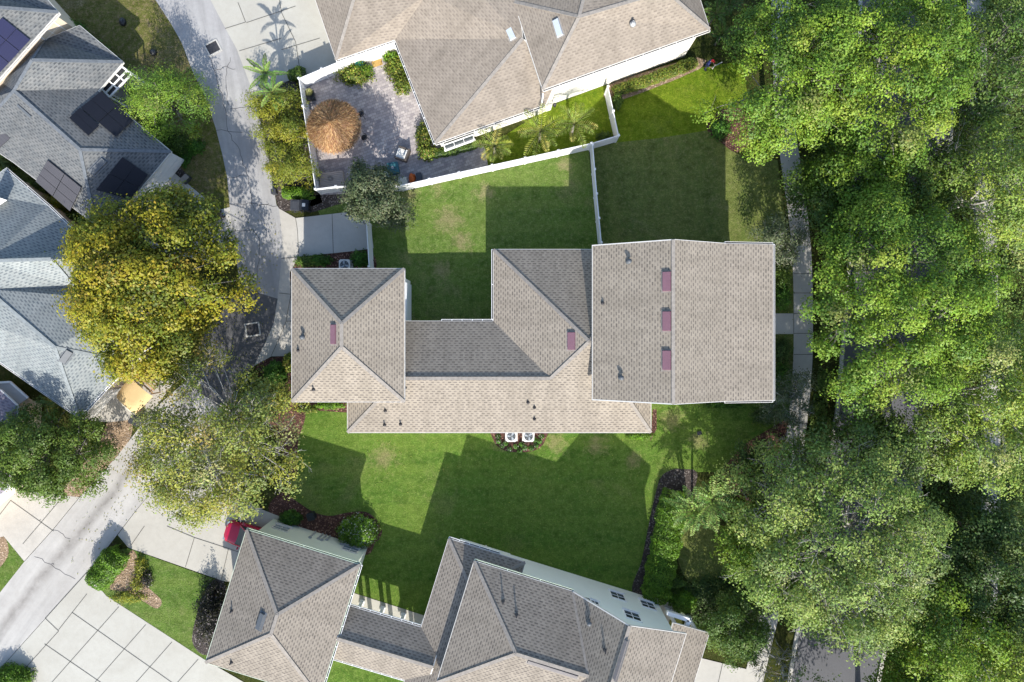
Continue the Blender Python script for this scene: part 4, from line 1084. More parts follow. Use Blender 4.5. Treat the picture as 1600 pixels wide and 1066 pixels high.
# screened porch tucked beside the north-east slope
pc = [P(158, 138, 2.6), P(190, 104, 2.6), P(206, 116, 2.3), P(172, 152, 2.3)]
pb = [P(160, 136, 0), P(191, 106, 0), P(208, 120, 0), P(180, 158, 0)]
mb = MB()
mb.face(pc); sc_ = mb.build('porch_screen', M['screen'], h3)
mb = MB()
for i in range(4): mb.beam(pc[i] + Vector((0, 0, 0.03)), pc[(i + 1) % 4] + Vector((0, 0, 0.03)), 0.13, 0.10)
for t in (0.36, 0.68): mb.beam(pc[0].lerp(pc[1], t) + Vector((0, 0, 0.035)), pc[3].lerp(pc[2], t) + Vector((0, 0, 0.035)), 0.10, 0.09)
mb.beam(pc[0].lerp(pc[3], 0.55) + Vector((0, 0, 0.04)), pc[1].lerp(pc[2], 0.55) + Vector((0, 0, 0.04)), 0.10, 0.09)
for p, q in zip(pb, pc): mb.beam(Vector((q.x, q.y, 0)), q, 0.12, 0.12, up=Vector((0, 1, 0)))
mb.build('porch_frame', M['white'], h3)
mb = MB(); mb.mesh([P(178, 160, 0.05), P(212, 122, 0.05), P(222, 130, 0.05), P(205, 175, 0.05)], [(0, 1, 2, 3)]); mb.build('porch_step', M['stucco_grey'], h3)
# garage front facing the alley
g0, g1 = P(268, 246, 0), P(208, 320, 0); gd = (g1 - g0).normalized()
mb = MB(); gn = Vector((-gd.y, gd.x, 0)); gn = gn if gn.x > 0 else -gn
gcn = (inset([N_, E1, E2, E3, E4, Sc, Wc], 0.45)); gm_ = (E3 + E4) / 2 - gn * 0.45
mb.beam(Vector((gm_.x, gm_.y, 1.1)) - gd * 2.2 + gn * 0.02, Vector((gm_.x, gm_.y, 1.1)) + gd * 2.2 + gn * 0.02, 0.08, 2.2)
for i in range(4): mb.beam(Vector((gm_.x, gm_.y, 0.3 + 0.55 * i)) - gd * 2.1 + gn * 0.07, Vector((gm_.x, gm_.y, 0.3 + 0.55 * i)) + gd * 2.1 + gn * 0.07, 0.03, 0.48)
mb.build('garage_door', M['white'], h3)

# top left house: taller, sand walls
za = 4.6
h4 = thing('suburban_house', P(20, 30, 0), 'sand walled house in the top left corner with a navy solar array', 'house')
af = [Q([(91, 19, za), (0, 121, za), (-60, 188, za), (-110, 40, 6.6), (0, 12, 6.2)]), Q([(91, 19, za), (0, 12, 6.2), (-110, 40, 6.6), (-160, -40, 6.0), (20, -60, za)])]
roof(h4, af, M['roof_slate'], M['cap_slate'])
ip = Q([(91, 19, za), (-60, 188, za), (-200, 60, za), (20, -60, za)])
walls(h4, ip, za, 0.4, M['stucco_sand'])
solar(h4, Q([(91, 19, za), (0, 121, za), (0, 12, 6.2)]), [(4, 27), (48, 62), (-2, 116), (-46, 80)], 'solar', 2, 3)
wd_ = (P(-60, 188, za) - P(91, 19, za)).normalized(); wn_ = Vector((-wd_.y, wd_.x, 0)); wn_ = wn_ if wn_.x > 0 else -wn_
wp = P(91, 19, za) - wn_ * 0.4
for d_, zc in ((1.6, 2.9),):
    window(h4, (wp.x + wd_.x * d_, wp.y + wd_.y * d_, zc), (wd_.x, wd_.y), 1.5, 1.9, bars=(1, 2))
gutter(h4, P(-60, 188, za), P(91, 19, za), 'trim', 3.0)

# left house with pale blue-grey roof
h5 = thing('suburban_house', P(80, 460, 0), 'pale blue grey shingled house on the left with white eaves, half under the golden tree', 'house')
zc = 3.3
cN, c1, c2, c3, c4 = P(8, 264, zc), P(75, 322, zc), P(72, 328, zc), P(140, 384, zc), P(202, 566, zc)
c5, c6 = P(124, 652, zc), P(-30, 545, zc)
q0, q1 = P(-20, 452, 5.2), P(86, 543, 5.3)
va = P(80, 405, 5.4); vb = P(118, 450, 3.5)
cf = [[cN, c1, c3, va, P(-20, 408, 5.8), P(-40, 300, 3.6)], [c3, P(160, 405, zc), vb, va], [P(-20, 408, 5.8), va, vb, q0], [vb, P(160, 405, zc), P(215, 470, zc), c4, q1, q0], [c4, c5, q1], [q1, c5, c6, P(-40, 500, 4.7), q0], [P(-20, 408, 5.8), q0, P(-40, 500, 4.7), P(-60, 420, 4.8)]]
roof(h5, cf, M['roof_blue'], M['cap_blue'], M['white'])
walls(h5, [cN, c1, c3, P(160, 405, zc), P(215, 470, zc), c4, c5, c6, P(-60, 500, zc), P(-40, 300, zc)], zc, 0.4, M['stucco_sand'])
gutter(h5, c5, c4, every=0.9); gutter(h5, c6, c5, 'trim', 1.5); gutter(h5, c1, cN, 'trim', 1.5); gutter(h5, c3, c1, 'trim', 1.5)
a_, n_ = hit(cf[4] if False else cf[5], 96, 566); b_, _ = hit(cf[5], 110, 548)
a_, n_ = hit(cf[4], 97, 566); b_, _ = hit(cf[4], 110, 548); box_vent(h5, a_, b_, n_, 0.5, 'vent_dark')
pipe_vent(h5, hit(cf[2], 12, 446)[0], 0.3, 0.07); turtle_vent(h5, hit(cf[0], 2, 420)[0], s=1.3)
mb = MB(); gp = [P(-8, 296, 4.6), P(12, 313, 4.2), P(-8, 330, 4.2)]
mb.mesh([P(-10, 306, 5.0), P(11, 313, 4.3), P(-10, 327, 4.3), P(-10, 306, 3.4), P(11, 313, 3.4), P(-10, 327, 3.4)], [(0, 1, 2), (0, 3, 4, 1), (1, 4, 5, 2)]); mb.build('dormer_gable', M['white'], h5)
tr = (P(160, 405, zc) - c3).normalized()
mb = MB()
for i in range(7): mb.beam(P(143 + i * 6.2, 447 + i * 3.2, 2.7), P(147 + i * 6.2, 457 + i * 3.2, 2.7), 0.13, 0.12)
mb.beam(P(142, 450, 2.6), P(184, 472, 2.6), 0.13, 0.14); mb.build('pergola_slat', M['white'], h5)
e0 = (c4 + c5) / 2; ed = (c5 - c4).normalized(); en = Vector((-ed.y, ed.x, 0)); en = en if en.x > 0 else -en
for s_ in (-2.6, 2.0):
    mb = MB()
    b0 = Vector((e0.x, e0.y, 1.1)) + ed * s_ - en * 0.4
    mb.beam(b0 - ed * 1.5 + en * 0.03, b0 + ed * 1.5 + en * 0.03, 0.08, 2.2)
    for i in range(4): mb.beam(b0 - ed * 1.4 + en * 0.08 + Vector((0, 0, -0.8 + i * 0.55)), b0 + ed * 1.4 + en * 0.08 + Vector((0, 0, -0.8 + i * 0.55)), 0.03, 0.46)
    mb.build('garage_door', M['trim'], h5)

# the next house down on the left edge: only corners of it show
h6 = thing('suburban_house', P(-20, 700, 0), 'house at the left edge showing a plum shingle corner above the round dark tree', 'house')
zd = 3.2
df = [Q([(-80, 590, zd), (0, 610, 3.4), (26, 634, zd), (-60, 730, 5.6)]), Q([(26, 634, zd), (30, 690, zd), (10, 765, zd), (-60, 730, 5.6)]), Q([(10, 765, zd), (-90, 850, zd), (-60, 730, 5.6)])]
roof(h6, df, M['roof_plum'], M['cap_slate'], M['white'])
walls(h6, Q([(-80, 590, zd), (26, 634, zd), (24, 690, zd), (4, 770, zd), (-90, 850, zd)]), zd, 0.3, M['stucco_sand'])
mb = MB(); mb.mesh(Q([(-20, 598, 2.4), (16, 596, 2.4), (44, 622, 2.4), (26, 634, 2.4), (0, 612, 2.4)]), [(0, 1, 2, 3, 4)])
mb.mesh(Q([(16, 596, 2.4), (44, 622, 2.4), (42, 619, 0), (16, 595, 0)]), [(0, 1, 2, 3)]); mb.build('side_wing', M['stucco_grey'], h6)
mb = MB(); mb.beam(P(-20, 599, 2.46), P(16, 597, 2.46), 0.16, 0.1); mb.beam(P(16, 597, 2.46), P(44, 622, 2.46), 0.16, 0.1); mb.beam(P(0, 612, 2.46), P(24, 632, 2.46), 0.12, 0.1); mb.build('parapet', M['trim'], h6)
mb = MB(); mb.mesh(Q([(-20, 762, 2.7), (14, 758, 2.7), (26, 764, 2.4), (18, 774, 0.1), (-20, 795, 0.1)]), [(0, 1, 2, 3, 4)]); mb.build('garage_front', M['white'], h6)

# the house at the bottom: garage, open breezeway, single-storey wing and two-storey front
h7 = thing('suburban_house', P(760, 980, 0), 'taupe shingled house along the bottom with pale green and blue walls and a north gable', 'house')
zg7, zc7, zw7 = 4.9, 3.9, 3.9
s0, s1 = P(385, 828, zg7), P(563, 883, zg7)
uu = (s1 - s0); L7 = uu.length; uu.normalize(); dd = Vector((uu.y, -uu.x, 0)); dd = dd if dd.y < 0 else -dd   # dd: down the picture
s2, s3 = s1 + dd * 10.2, s0 + dd * 10.2
pk = 0.42; ha = L7 / 2
ra, rb = s0 + uu * ha + dd * ha + Vector((0, 0, ha * pk)), s0 + uu * ha + dd * (10.2 - ha) + Vector((0, 0, ha * pk))
f7 = [[s0, ra, s1], [s1, ra, rb, s2], [s2, rb, s3], [s3, rb, ra, s0]]
roof(h7, f7, M['roof_taupe'], M['cap_tan'], M['trim_green'])
walls(h7, [s0, s1, s2, s3], zg7, 0.42, M['stucco_green'])
gutter(h7, s3, s0, 'trim_green'); gutter(h7, s2, s1, 'white') ; gutter(h7, s1, s2, 'white') if False else None
gutter(h7, s1, s0, 'trim_green', 3.0)
a_, n_ = hit(f7[3], 404, 983); b_, _ = hit(f7[3], 412, 958); box_vent(h7, a_, b_, n_, 0.42, 'vent_dark')
for (f, x, y) in ((f7[3], 362, 955), (f7[2], 362, 1035)): pipe_vent(h7, hit(f, x, y)[0], 0.35)
wl = s0 - dd * -0.42
for t, zz in ((1.6, 1.45), (L7 - 1.5, 1.45)): window(h7, Vector((wl.x, wl.y, zz)) + uu * t, (-uu.x, -uu.y), 1.25, 1.0, bars=(1, 1), frame='trim')
mb = MB()
for t, hh_ in ((4.0, 1.5), (4.6, 1.2), (4.9, 1.3), (5.2, 0.9), (6.4, 0.9), (7.4, 0.8)):
    p_ = Vector((wl.x, wl.y, 0)) + uu * t - dd * 0.08
    mb.box((p_.x, p_.y, hh_ * 0.6), (0.1, 0.1, hh_)); mb.box((p_.x, p_.y, hh_ * 1.1), (0.22, 0.16, 0.3), 0.3)
mb.build('utility_pipes', M['grey'], h7)
# breezeway roof on posts
b0, b1 = P(545, 947, zc7), P(660, 981, zc7); bd = 4.1
br_ = [b0, b1 + uu * 1.6, b1 + uu * 1.6 + dd * bd, b0 + dd * bd]
m0, m1 = b0 + dd * bd / 2 + Vector((0, 0, 1.1)), b1 + uu * 1.6 + dd * bd / 2 + Vector((0, 0, 1.1))
lk = [[b0, b1 + uu * 1.6, m1, m0], [m0, m1, br_[2], br_[3]]]
roof(h7, lk, M['roof_taupe'], M['cap_tan'])
gutter(h7, b1, b0); gutter(h7, br_[3], br_[2] - uu * 1.2)
for row, off in ((1.15, 0), (bd - 0.35, 0)):
    for i in range(4):
        p_ = b0 + uu * (0.5 + i * 1.75) + dd * row
        mb = MB(); mb.box((p_.x, p_.y, zc7 / 2 - 0.1), (0.26, 0.26, zc7 - 0.3), -0.3); mb.box((p_.x, p_.y, 0.12), (0.4, 0.4, 0.24), -0.3); mb.box((p_.x, p_.y, zc7 - 0.32), (0.36, 0.36, 0.12), -0.3)
        mb.build('column', M['white'], h7)
# single-storey wing
w_a, w_b = P(701, 842, zw7), P(785, 868, zw7)
wv = [w_a, w_a + uu * 6.0, w_a + uu * 6.0 + dd * 13, w_a + dd * 13]
wh = 2.6
wr0, wr1 = w_a + uu * wh + dd * wh + Vector((0, 0, wh * 0.42)), w_a + uu * wh + dd * 13 + Vector((0, 0, wh * 0.42))
wf = [[w_a, wr0, w_a + uu * 6.0], [w_a, wv[3], wr1, wr0], [wr0, wr1, wv[2], wv[1]]]
roof(h7, wf, M['roof_taupe'], M['cap_tan'])
walls(h7, wv, zw7, 0.9, M['stucco_blue'])
gutter(h7, w_a + dd * 7.2, w_a, every=0.7); gutter(h7, w_a + uu * 4.0, w_a, every=0.7)
# two-storey front: a hip ridge running into a long gable; u along the wall, d down the picture
zm7 = 5.6
t0 = P(741, 877, zm7)
def ud(u, d, z): 
    q = t0 + uu * u + dd * d; return Vector((q.x, q.y, z))
def ucoord(p): return (p - t0).dot(uu)
u1 = ucoord(P(895, 926, zm7)); zt7, zte = 7.5, 5.8
def on_front(px, py):   # height at which the photo ray meets the front's eave plane
    o = Vector((0, 0, H)); d = P(px, py, 0) - o; t = (t0 - o).dot(dd) / d.dot(dd); return (o + d * t).z
zt7, zte = on_front(984, 978.5), on_front(1072, 991)
ut, ue = ucoord(P(984, 978.5, zt7)), ucoord(P(1072, 991, zte))
pA = 0.45; dm = 5.0
for _ in range(8): zA = zm7 + pA * dm; dm = (P(806, 1022, zA) - t0).dot(dd)
uA = ucoord(P(806, 1022, zA)); pB = (zt7 - zm7) / (ut - u1)
D2 = 2 * dm
t1 = ud(u1, 0, zm7); tip = ud(ut, 0, zt7); te = ud(ue, 0, zte); t0s = ud(0, D2, zm7); teb = ud(ue, D2, zte)
rA0 = ud(uA, dm, zA)
if zt7 >= zA:
    rv = ud(u1 + (zA - zm7) / pB, dm, zA)
    fm = [[t0, rA0, rv, t1], [t0, t0s, rA0], [t1, rv, ud(u1, D2, zm7), ud(ut, D2, zt7), tip], [tip, ud(ut, D2, zt7), teb, te], [rA0, t0s, ud(u1, D2, zm7), rv]]
else:
    dmg = (zt7 - zm7) / pA
    v1, v2, rA1 = ud(ut, dmg, zt7), ud(ut, D2 - dmg, zt7), ud(ut + 1.2, dm, zA)
    fm = [[t0, rA0, rA1, v1, t1], [t0, t0s, rA0], [t1, v1, tip], [tip, v1, v2, ud(ut, D2, zt7), teb, te], [rA0, t0s, ud(u1, D2, zm7), v2, rA1], [ud(u1, D2, zm7), ud(ut, D2, zt7), v2], [v1, rA1, v2]]
roof(h7, fm, M['roof_taupe'], M['cap_tan'], M['trim'])
gutter(h7, t0s, t0, 'trim_green', 0.9); gutter(h7, t1, t0, 'trim_green', 2.0); gutter(h7, te, teb, 'trim_green', 0.9)
ov = 0.5
wb = lambda p, du, dv, z: (p.x + uu.x * du + dd.x * dv, p.y + uu.y * du + dd.y * dv, z)
wallz(h7, [wb(t0, ov, ov, zm7), wb(t0, ov, D2 - ov, zm7), wb(te, -ov, D2 - ov, zte - 0.1), wb(te, -ov, ov, zte - 0.1), wb(tip, 0, ov, zt7 - 0.15), wb(t1, 0, ov, zm7)], M['stucco_blue'])
def nwall(px, py, z):   # a point of the north wall plane seen at (px, py): solve height along the ray
    o = Vector((0, 0, H)); d = P(px, py, 0) - o; a = Vector(wb(t0, ov, ov, 0)); t = (a - o).dot(dd) / d.dot(dd); return o + d * t
for (x, y, a, b_) in ((790, 877, 1.15, 1.25), (965, 932, 1.15, 1.35), (1012, 946, 1.15, 1.35), (988, 963, 1.2, 1.4), (930, 945, 0.6, 1.2)):
    window(h7, nwall(x, y, 0) - dd * 0.01, (-uu.x, -uu.y), a, b_, 'glass', 'white', bars=(1, 1))
nl_ = nwall(907, 936, 0); mb = MB(); mb.beam(nl_ - uu * 0.75 - dd * 0.03, nl_ + uu * 0.75 - dd * 0.03, 0.06, 1.0); mb.build('louvre', M['vent_dark'], h7)
mb = MB(); p_ = Vector(wb(t0, ov + 0.3, ov - 0.08, 2.4)); mb.box((p_.x, p_.y, 2.4), (0.1, 0.1, 4.8)); mb.build('downspout', M['white'], h7)
mb = MB(); c_ = w_a + uu * 3.4 + dd * 0.85; mb.beam(c_ - uu * 1.9 + Vector((0, 0, -1.8)), c_ + uu * 1.9 + Vector((0, 0, -1.8)), 0.14, 0.15); mb.build('wall_ledge', M['white'], h7)
# off-ridge strips and pipes
def strip_vent(f, a, b_, wd):
    x, n = hit(f, *a); y, _ = hit(f, *b_); box_vent(h7, x, y, n, wd, 'vent_strip', 0.10)
strip_vent(fm[4], (824, 1033), (903, 1058), 0.34); strip_vent(fm[2], (979, 1000), (960, 1062), 0.3)
for (f, x, y) in ((fm[0], 786, 940), (fm[0], 807, 961), (fm[2] if zt7 >= zA else fm[0], 945, 1016)): pipe_vent(h7, hit(f, x, y)[0], 0.45)
turtle_vent(h7, hit(fm[2], 920, 972)[0])
# front porch: lower roof, balcony rail, columns
zp7 = 3.5
e0_, e1_ = P(1052, 974, zp7 + 0.7), P(1108, 990, zp7)
pf = [[e0_, e1_, e1_ + dd * 13, e0_ + dd * 13]]
roof(h7, pf, M['roof_taupe'], M['cap_tan'])
gutter(h7, e1_, e1_ + dd * 6, every=0.7)
pl = MB(); a_ = Vector(wb(te, -ov - 0.5, 0.3, 0)); 
pl.prism([(a_.x, a_.y), (a_.x + uu.x * 1.9, a_.y + uu.y * 1.9), (a_.x + uu.x * 1.9 + dd.x * 9, a_.y + uu.y * 1.9 + dd.y * 9), (a_.x + dd.x * 9, a_.y + dd.y * 9)], 0, 0.45); pl.build('porch_floor', M['concrete_o'], h7)
rl = MB(); ra_ = P(1042, 955, 1.2); rb_ = P(1074, 966, 1.2)
rl.beam(ra_, rb_, 0.1, 0.08); rl.beam(ra_ + Vector((0, 0, -0.75)), rb_ + Vector((0, 0, -0.75)), 0.08, 0.07)
for i in range(15): q = ra_.lerp(rb_, i / 14); rl.beam(q, q + Vector((0, 0, -0.75)), 0.045, 0.045, up=Vector((0, 1, 0)))
rl.build('railing', M['white'], h7)
for (x, y) in ((1042, 952), (1074, 963), (1072, 985)):
    p_ = P(x, y, 0); mb = MB(); mb.lathe([(0.24, 0), (0.24, 0.5), (0.16, 0.55), (0.14, zp7 - 0.4), (0.22, zp7 - 0.3), (0.22, zp7 - 0.1)], p_, 12); mb.build('porch_column', M['white'], h7)
mb = MB(); ba = P(1076, 968, zp7 - 0.1); bb = ba + dd * 6; mb.beam(ba, bb, 0.3, 0.35); mb.beam(P(1042, 957, zp7 - 0.1), ba, 0.3, 0.35); mb.build('porch_beam', M['white'], h7)
# ------------------------------------------------------------------ fences
def fence(label, pts, ht=1.8, cap=True, every=2.4, group='white vinyl fences'):
    """white vinyl privacy fence along ground points: posts and tongue-and-groove panels"""
    q = [P(x, y, 0) for x, y in pts]
    t = thing('vinyl_fence', q[0], label, 'fence', group)
    for i in range(len(q) - 1):
        a, b_ = q[i], q[i + 1]; d = b_ - a; L = d.length; d.normalize(); n = max(1, round(L / every)); nn = Vector((-d.y, d.x, 0))
        for k in range(n):
            p0, p1 = a + d * (L * k / n), a + d * (L * (k + 1) / n)
            mb = MB()
            mb.beam(p0 + Vector((0, 0, ht * 0.5)), p1 + Vector((0, 0, ht * 0.5)), 0.03, ht - 0.12)
            for zz in (0.12, ht - 0.06): mb.beam(p0 + Vector((0, 0, zz)), p1 + Vector((0, 0, zz)), 0.06, 0.14)
            m_ = int((p1 - p0).length / 0.18)
            for j in range(1, m_):
                g_ = p0.lerp(p1, j / m_)
                for s_ in (-1, 1): mb.beam(g_ + nn * 0.0165 * s_ + Vector((0, 0, 0.2)), g_ + nn * 0.0165 * s_ + Vector((0, 0, ht - 0.14)), 0.012, 0.006, up=nn)
            mb.build('panel', M['white'], t)
        for k in range(n + 1):
            if i > 0 and k == 0: continue
            p0 = a + d * (L * k / n); mb = MB(); rz = math.atan2(d.y, d.x)
            mb.box((p0.x, p0.y, ht / 2 + 0.04), (0.13, 0.13, ht + 0.08), rz); mb.box((p0.x, p0.y, ht + 0.11), (0.17, 0.17, 0.05), rz); mb.box((p0.x, p0.y, ht + 0.16), (0.15, 0.15, 0.06), rz, taper=0.2)
            mb.build('post', M['white'], t)
    return t
fence('white vinyl privacy fence round the paved patio and the palm strip behind it', [(547, 107), (478, 136), (503, 303), (534, 299), (630, 298), (720, 278), (820, 256), (920, 234), (961, 222), (945, 148)])
fence('white vinyl fence dividing the back lawns from the patio fence down to the tan house', [(922, 236), (928, 310), (935, 384)])
fence('short white vinyl fence beside the carriage house air conditioner', [(580, 352), (584, 420)])

# ------------------------------------------------------------------ roofside and street furniture
def ac(px, py, label, rz=0.0, group=None):
    p = P(px, py, 0.9); t = thing('air_conditioner', (p.x, p.y, 0), label, 'air conditioner', group)
    b_ = MB(); b_.box((p.x, p.y, 0.45), (0.84, 0.84, 0.72), rz, bev=0.10); b_.box((p.x, p.y, 0.055), (1.0, 1.0, 0.10), rz)
    b_.box((p.x, p.y, 0.84), (0.88, 0.88, 0.07), rz, bev=0.12); b_.build('cabinet', M['trim'], t)
    f = MB(); f.lathe([(0.345, 0.876), (0.345, 0.882), (0.02, 0.884)], (p.x, p.y, 0), 24, smooth=False); f.build('fan_opening', M['glass'], t)
    g = MB()
    for k in range(4):
        r = 0.10 + k * 0.08
        g.tube([(p.x + r * math.cos(a), p.y + r * math.sin(a), 0.90) for a in np.linspace(0, 6.283, 20)], 0.006, 4)
    for k in range(8): a = k * math.pi / 4; g.tube([(p.x, p.y, 0.91), (p.x + 0.36 * math.cos(a), p.y + 0.36 * math.sin(a), 0.895)], 0.006, 4)
    g.build('fan_grille', M['grey'], t)
    bl = MB()
    for k in range(3):
        a = k * 2.094 + px; u = Vector((math.cos(a), math.sin(a), 0)); v = Vector((-u.y, u.x, 0)); c = Vector((p.x, p.y, 0.888))
        bl.face([c + u * 0.05 - v * 0.03, c + u * 0.30 - v * 0.10, c + u * 0.31 + v * 0.06, c + u * 0.05 + v * 0.05])
    bl.build('fan_blade', M['vent_grey'], t)
ac(799, 682, 'pale air conditioner on the mulch below the tan eave, left of its pair', group='air conditioners'); ac(826, 682, 'pale air conditioner on the mulch below the tan eave, right of its pair', group='air conditioners')
ac(538, 414, 'pale air conditioner in the shrub bed above the carriage house', group='air conditioners')

def bin_(px, py, rz, mat, label, lidmat=None, mark=False):
    p = P(px, py, 1.0); t = thing('wheelie_bin', (p.x, p.y, 0), label, 'bin', 'wheelie bins')
    c, s = math.cos(rz), math.sin(rz)
    def w_(x, y, z): return (p.x + x * c - y * s, p.y + x * s + y * c, z)
    b_ = MB(); lo = [w_(-.24, -.27, .06), w_(.24, -.27, .06), w_(.24, .27, .06), w_(-.24, .27, .06)]; hi = [w_(-.32, -.38, 1.0), w_(.32, -.38, 1.0), w_(.32, .38, 1.0), w_(-.32, .38, 1.0)]
    b_.mesh(lo + hi, [(3, 2, 1, 0), (4, 5, 6, 7), (0, 1, 5, 4), (1, 2, 6, 5), (2, 3, 7, 6), (3, 0, 4, 7)]); b_.build('body', M[mat], t)
    l = MB(); q = w_(0, -0.02, 1.04); l.box(q, (0.72, 0.84, 0.06), rz, bev=0.07); q = w_(0, -0.02, 1.085); l.box(q, (0.56, 0.64, 0.04), rz, bev=0.08); q = w_(0, 0.30, 1.09); l.box(q, (0.5, 0.06, 0.05), rz)
    for x in (-0.2, 0.0, 0.2): l.box(w_(x, -0.02, 1.108), (0.03, 0.55, 0.014), rz)
    lo_ = l.build('lid', M[lidmat or mat], t)
    if mark:
        k = MB(); k.box(w_(0, -0.02, 1.118), (0.24, 0.28, 0.012), rz); k.build('lid_sticker', M['cushion'], lo_)
    h = MB(); h.tube([w_(-.25, .42, .97), w_(-.25, .50, .98), w_(.25, .50, .98), w_(.25, .42, .97)], 0.018, 6); h.build('handle', M[mat], t)
    for x in (-.27, .27):
        w1 = MB(); a = Vector(w_(x - .03, .30, .12)); b2 = Vector(w_(x + .03, .30, .12)); w1.tube([a, b2], 0.12, 14, smooth=False); w1.build('wheel', M['rubber'], t)
bin_(335, 335, R(-55), 'black', 'black wheelie bin standing alone on the drive beside the grass verge')
bin_(461, 321.5, R(178), 'darkgrey', 'dark grey wheelie bin, left one of the pair by the patio hedge')
bin_(475, 321, R(178), 'black', 'black wheelie bin with pale sticker, right one of the pair by the patio hedge', mark=True)
bin_(210, 657, R(60), 'darkgrey', 'dark wheelie bin on tan mulch below the tan canopy')

def grate(px, py, rz, label, sx=1.1, sy=1.0):
    p = P(px, py, 0.0); t = thing('drain_grate', (p.x, p.y, 0), label, 'drain', 'square storm drains in the alley')
    c, s = math.cos(rz), math.sin(rz); w_ = lambda x, y, z: (p.x + x * c - y * s, p.y + x * s + y * c, z)
    f = MB(); L, W_ = sx / 2, sy / 2
    for (x, y, a, b_) in ((0, W_, sx + .1, .12), (0, -W_, sx + .1, .12), (L, 0, .12, sy - .12), (-L, 0, .12, sy - .12)): f.box(w_(x, y, 0.03), (a, b_, 0.05), rz)
    f.build('frame', M['walk'], t)
    g_ = MB(); g_.box(w_(0, 0, 0.016), (sx - .1, sy - .1, 0.012), rz); g_.build('pit', M['darkgrey'], t)
    b2 = MB()
    for i in range(12): b2.box(w_((i - 5.5) * (sx - .14) / 12, 0, 0.036), (0.03, sy - .12, 0.022), rz)
    b2.build('bars', M['lead'], t)
grate(333, 75, R(28), 'square storm drain with dark bars in the upper alley', 1.05, 0.95); grate(395, 515, R(8), 'square storm drain in the dark asphalt beside the carriage house', 1.1, 1.0)
def smallbox(name, px, py, sz, rz, mat, label, cat, lid=None, z0=0.0, group=None):
    p = P(px, py, z0 + sz[2]); t = thing(name, (p.x, p.y, z0), label, cat, group)
    m_ = MB(); m_.box((p.x, p.y, z0 + sz[2] / 2), sz, rz, bev=min(sz[:2]) * 0.12); m_.build('body', M[mat], t)
    m_ = MB(); m_.box((p.x, p.y, z0 + sz[2] + 0.02), (sz[0] * 0.92, sz[1] * 0.92, 0.05), rz, bev=min(sz[:2]) * 0.1); m_.box((p.x, p.y, z0 + sz[2] + 0.06), (sz[0] * 0.3, sz[1] * 0.25, 0.03), rz); m_.build('lid', M[lid or mat], t)
    return t
smallbox('meter_box', 427, 299, (0.42, 0.42, 0.5), 0.1, 'darkgrey', 'small dark utility box at the edge of the alley by the bamboo', 'utility box')
smallbox('planter_tub', 288, 279, (0.75, 0.45, 0.5), R(45), 'darkgrey', 'dark tub on the mulch at the corner of the slate house', 'tub', 'stone')
for (x, y, lb) in ((190, 33, 'black valve cover on the verge below the lit grass'), (238, 81, 'round black valve cover on the verge nearest the alley')):
    p = P(x, y, 0.3); t = thing('landscape_light', (p.x, p.y, 0), lb, 'cover', None); mb = MB()
    mb.lathe([(0.22, 0), (0.26, 0.12), (0.24, 0.28), (0.12, 0.36), (0.02, 0.38)], p - Vector((0, 0, 0.3)), 14, sy=1.3 if x < 200 else 1); mb.build('housing', M['black'], t)
    mb = MB(); mb.lathe([(0.10, 0.36), (0.10, 0.40), (0.03, 0.42)], p - Vector((0, 0, 0.3)), 10); mb.build('cap', M['darkgrey'], t); t.name = 'valve_cover' if x < 200 else 'valve_cover'
smallbox('speaker_box', 485, 808, (0.6, 0.62, 0.55), 0.3, 'black', 'black box on the mulch island above the bottom garage', 'box')
smallbox('valve_box', 1093, 677, (0.38, 0.30, 0.08), 0.2, 'black', 'small black valve lid in the dappled lawn', 'lid')

# ------------------------------------------------------------------ patio things
tk = thing('tiki_hut', P(521, 197, 2.4), 'round thatched tiki hut roof over the patio', 'tiki hut')
rng = np.random.default_rng(7); tc = P(521, 197, 2.4); rad = 42 * S(2.4)
tc0 = (tc.x, tc.y, 0)
# pole, counter
mb = MB(); mb.tube([(tc.x, tc.y, 0), (tc.x, tc.y, 2.9)], 0.09, 10); mb.build('pole', M['bark_d'], tk)
mb = MB(); mb.lathe([(1.35, 1.0), (1.35, 1.06), (0.3, 1.06), (0.3, 1.0)], tc0, 28); mb.build('bar_counter', M['wood'], tk)
mb = MB(); mb.lathe([(1.15, 0.02), (1.15, 1.0)], tc0, 28); mb.build('bar_front', M['tan'], tk)
# thatch: core cone plus thousands of hanging straws
th = MB(); nseg = 40
prof = [(0.06, 3.42), (0.5, 3.22), (1.1, 2.88), (1.7, 2.52), (2.02, 2.26)]
vs = []; fs = []
for i, (r, z) in enumerate(prof):
    for k in range(nseg):
        a = 2 * math.pi * k / nseg; f_ = 1 + 0.025 * math.sin(7 * a + 1) + 0.03 * math.sin(13 * a) + rng.uniform(-0.012, 0.012)
        vs.append((r * f_ * math.cos(a), r * f_ * math.sin(a), z + rng.uniform(-0.03, 0.03)))
for i in range(len(prof) - 1):
    for k in range(nseg): a, b_ = i * nseg + k, i * nseg + (k + 1) % nseg; fs.append((a, a + nseg, b_ + nseg, b_))
vs.append((0, 0, 3.46)); fs += [(len(vs) - 1, k, (k + 1) % nseg) for k in range(nseg)]
th.mesh(vs, fs, 0, True); o = th.build('thatch_roof', M['thatch'], None); o.location = tc0; o.parent = tk; o.matrix_parent_inverse = parent_world(tk).inverted()
n = 9000; a = rng.uniform(0, 6.283, n); r = 2.05 * np.sqrt(rng.uniform(0.004, 1, n))
zz = np.interp(r, [p[0] for p in prof], [p[1] for p in prof]) + rng.uniform(0.0, 0.07, n)
sl_ = 0.58; T_ = np.stack([np.cos(a), np.sin(a), -np.full(n, sl_)], 1) + rng.normal(size=(n, 3)) * 0.22
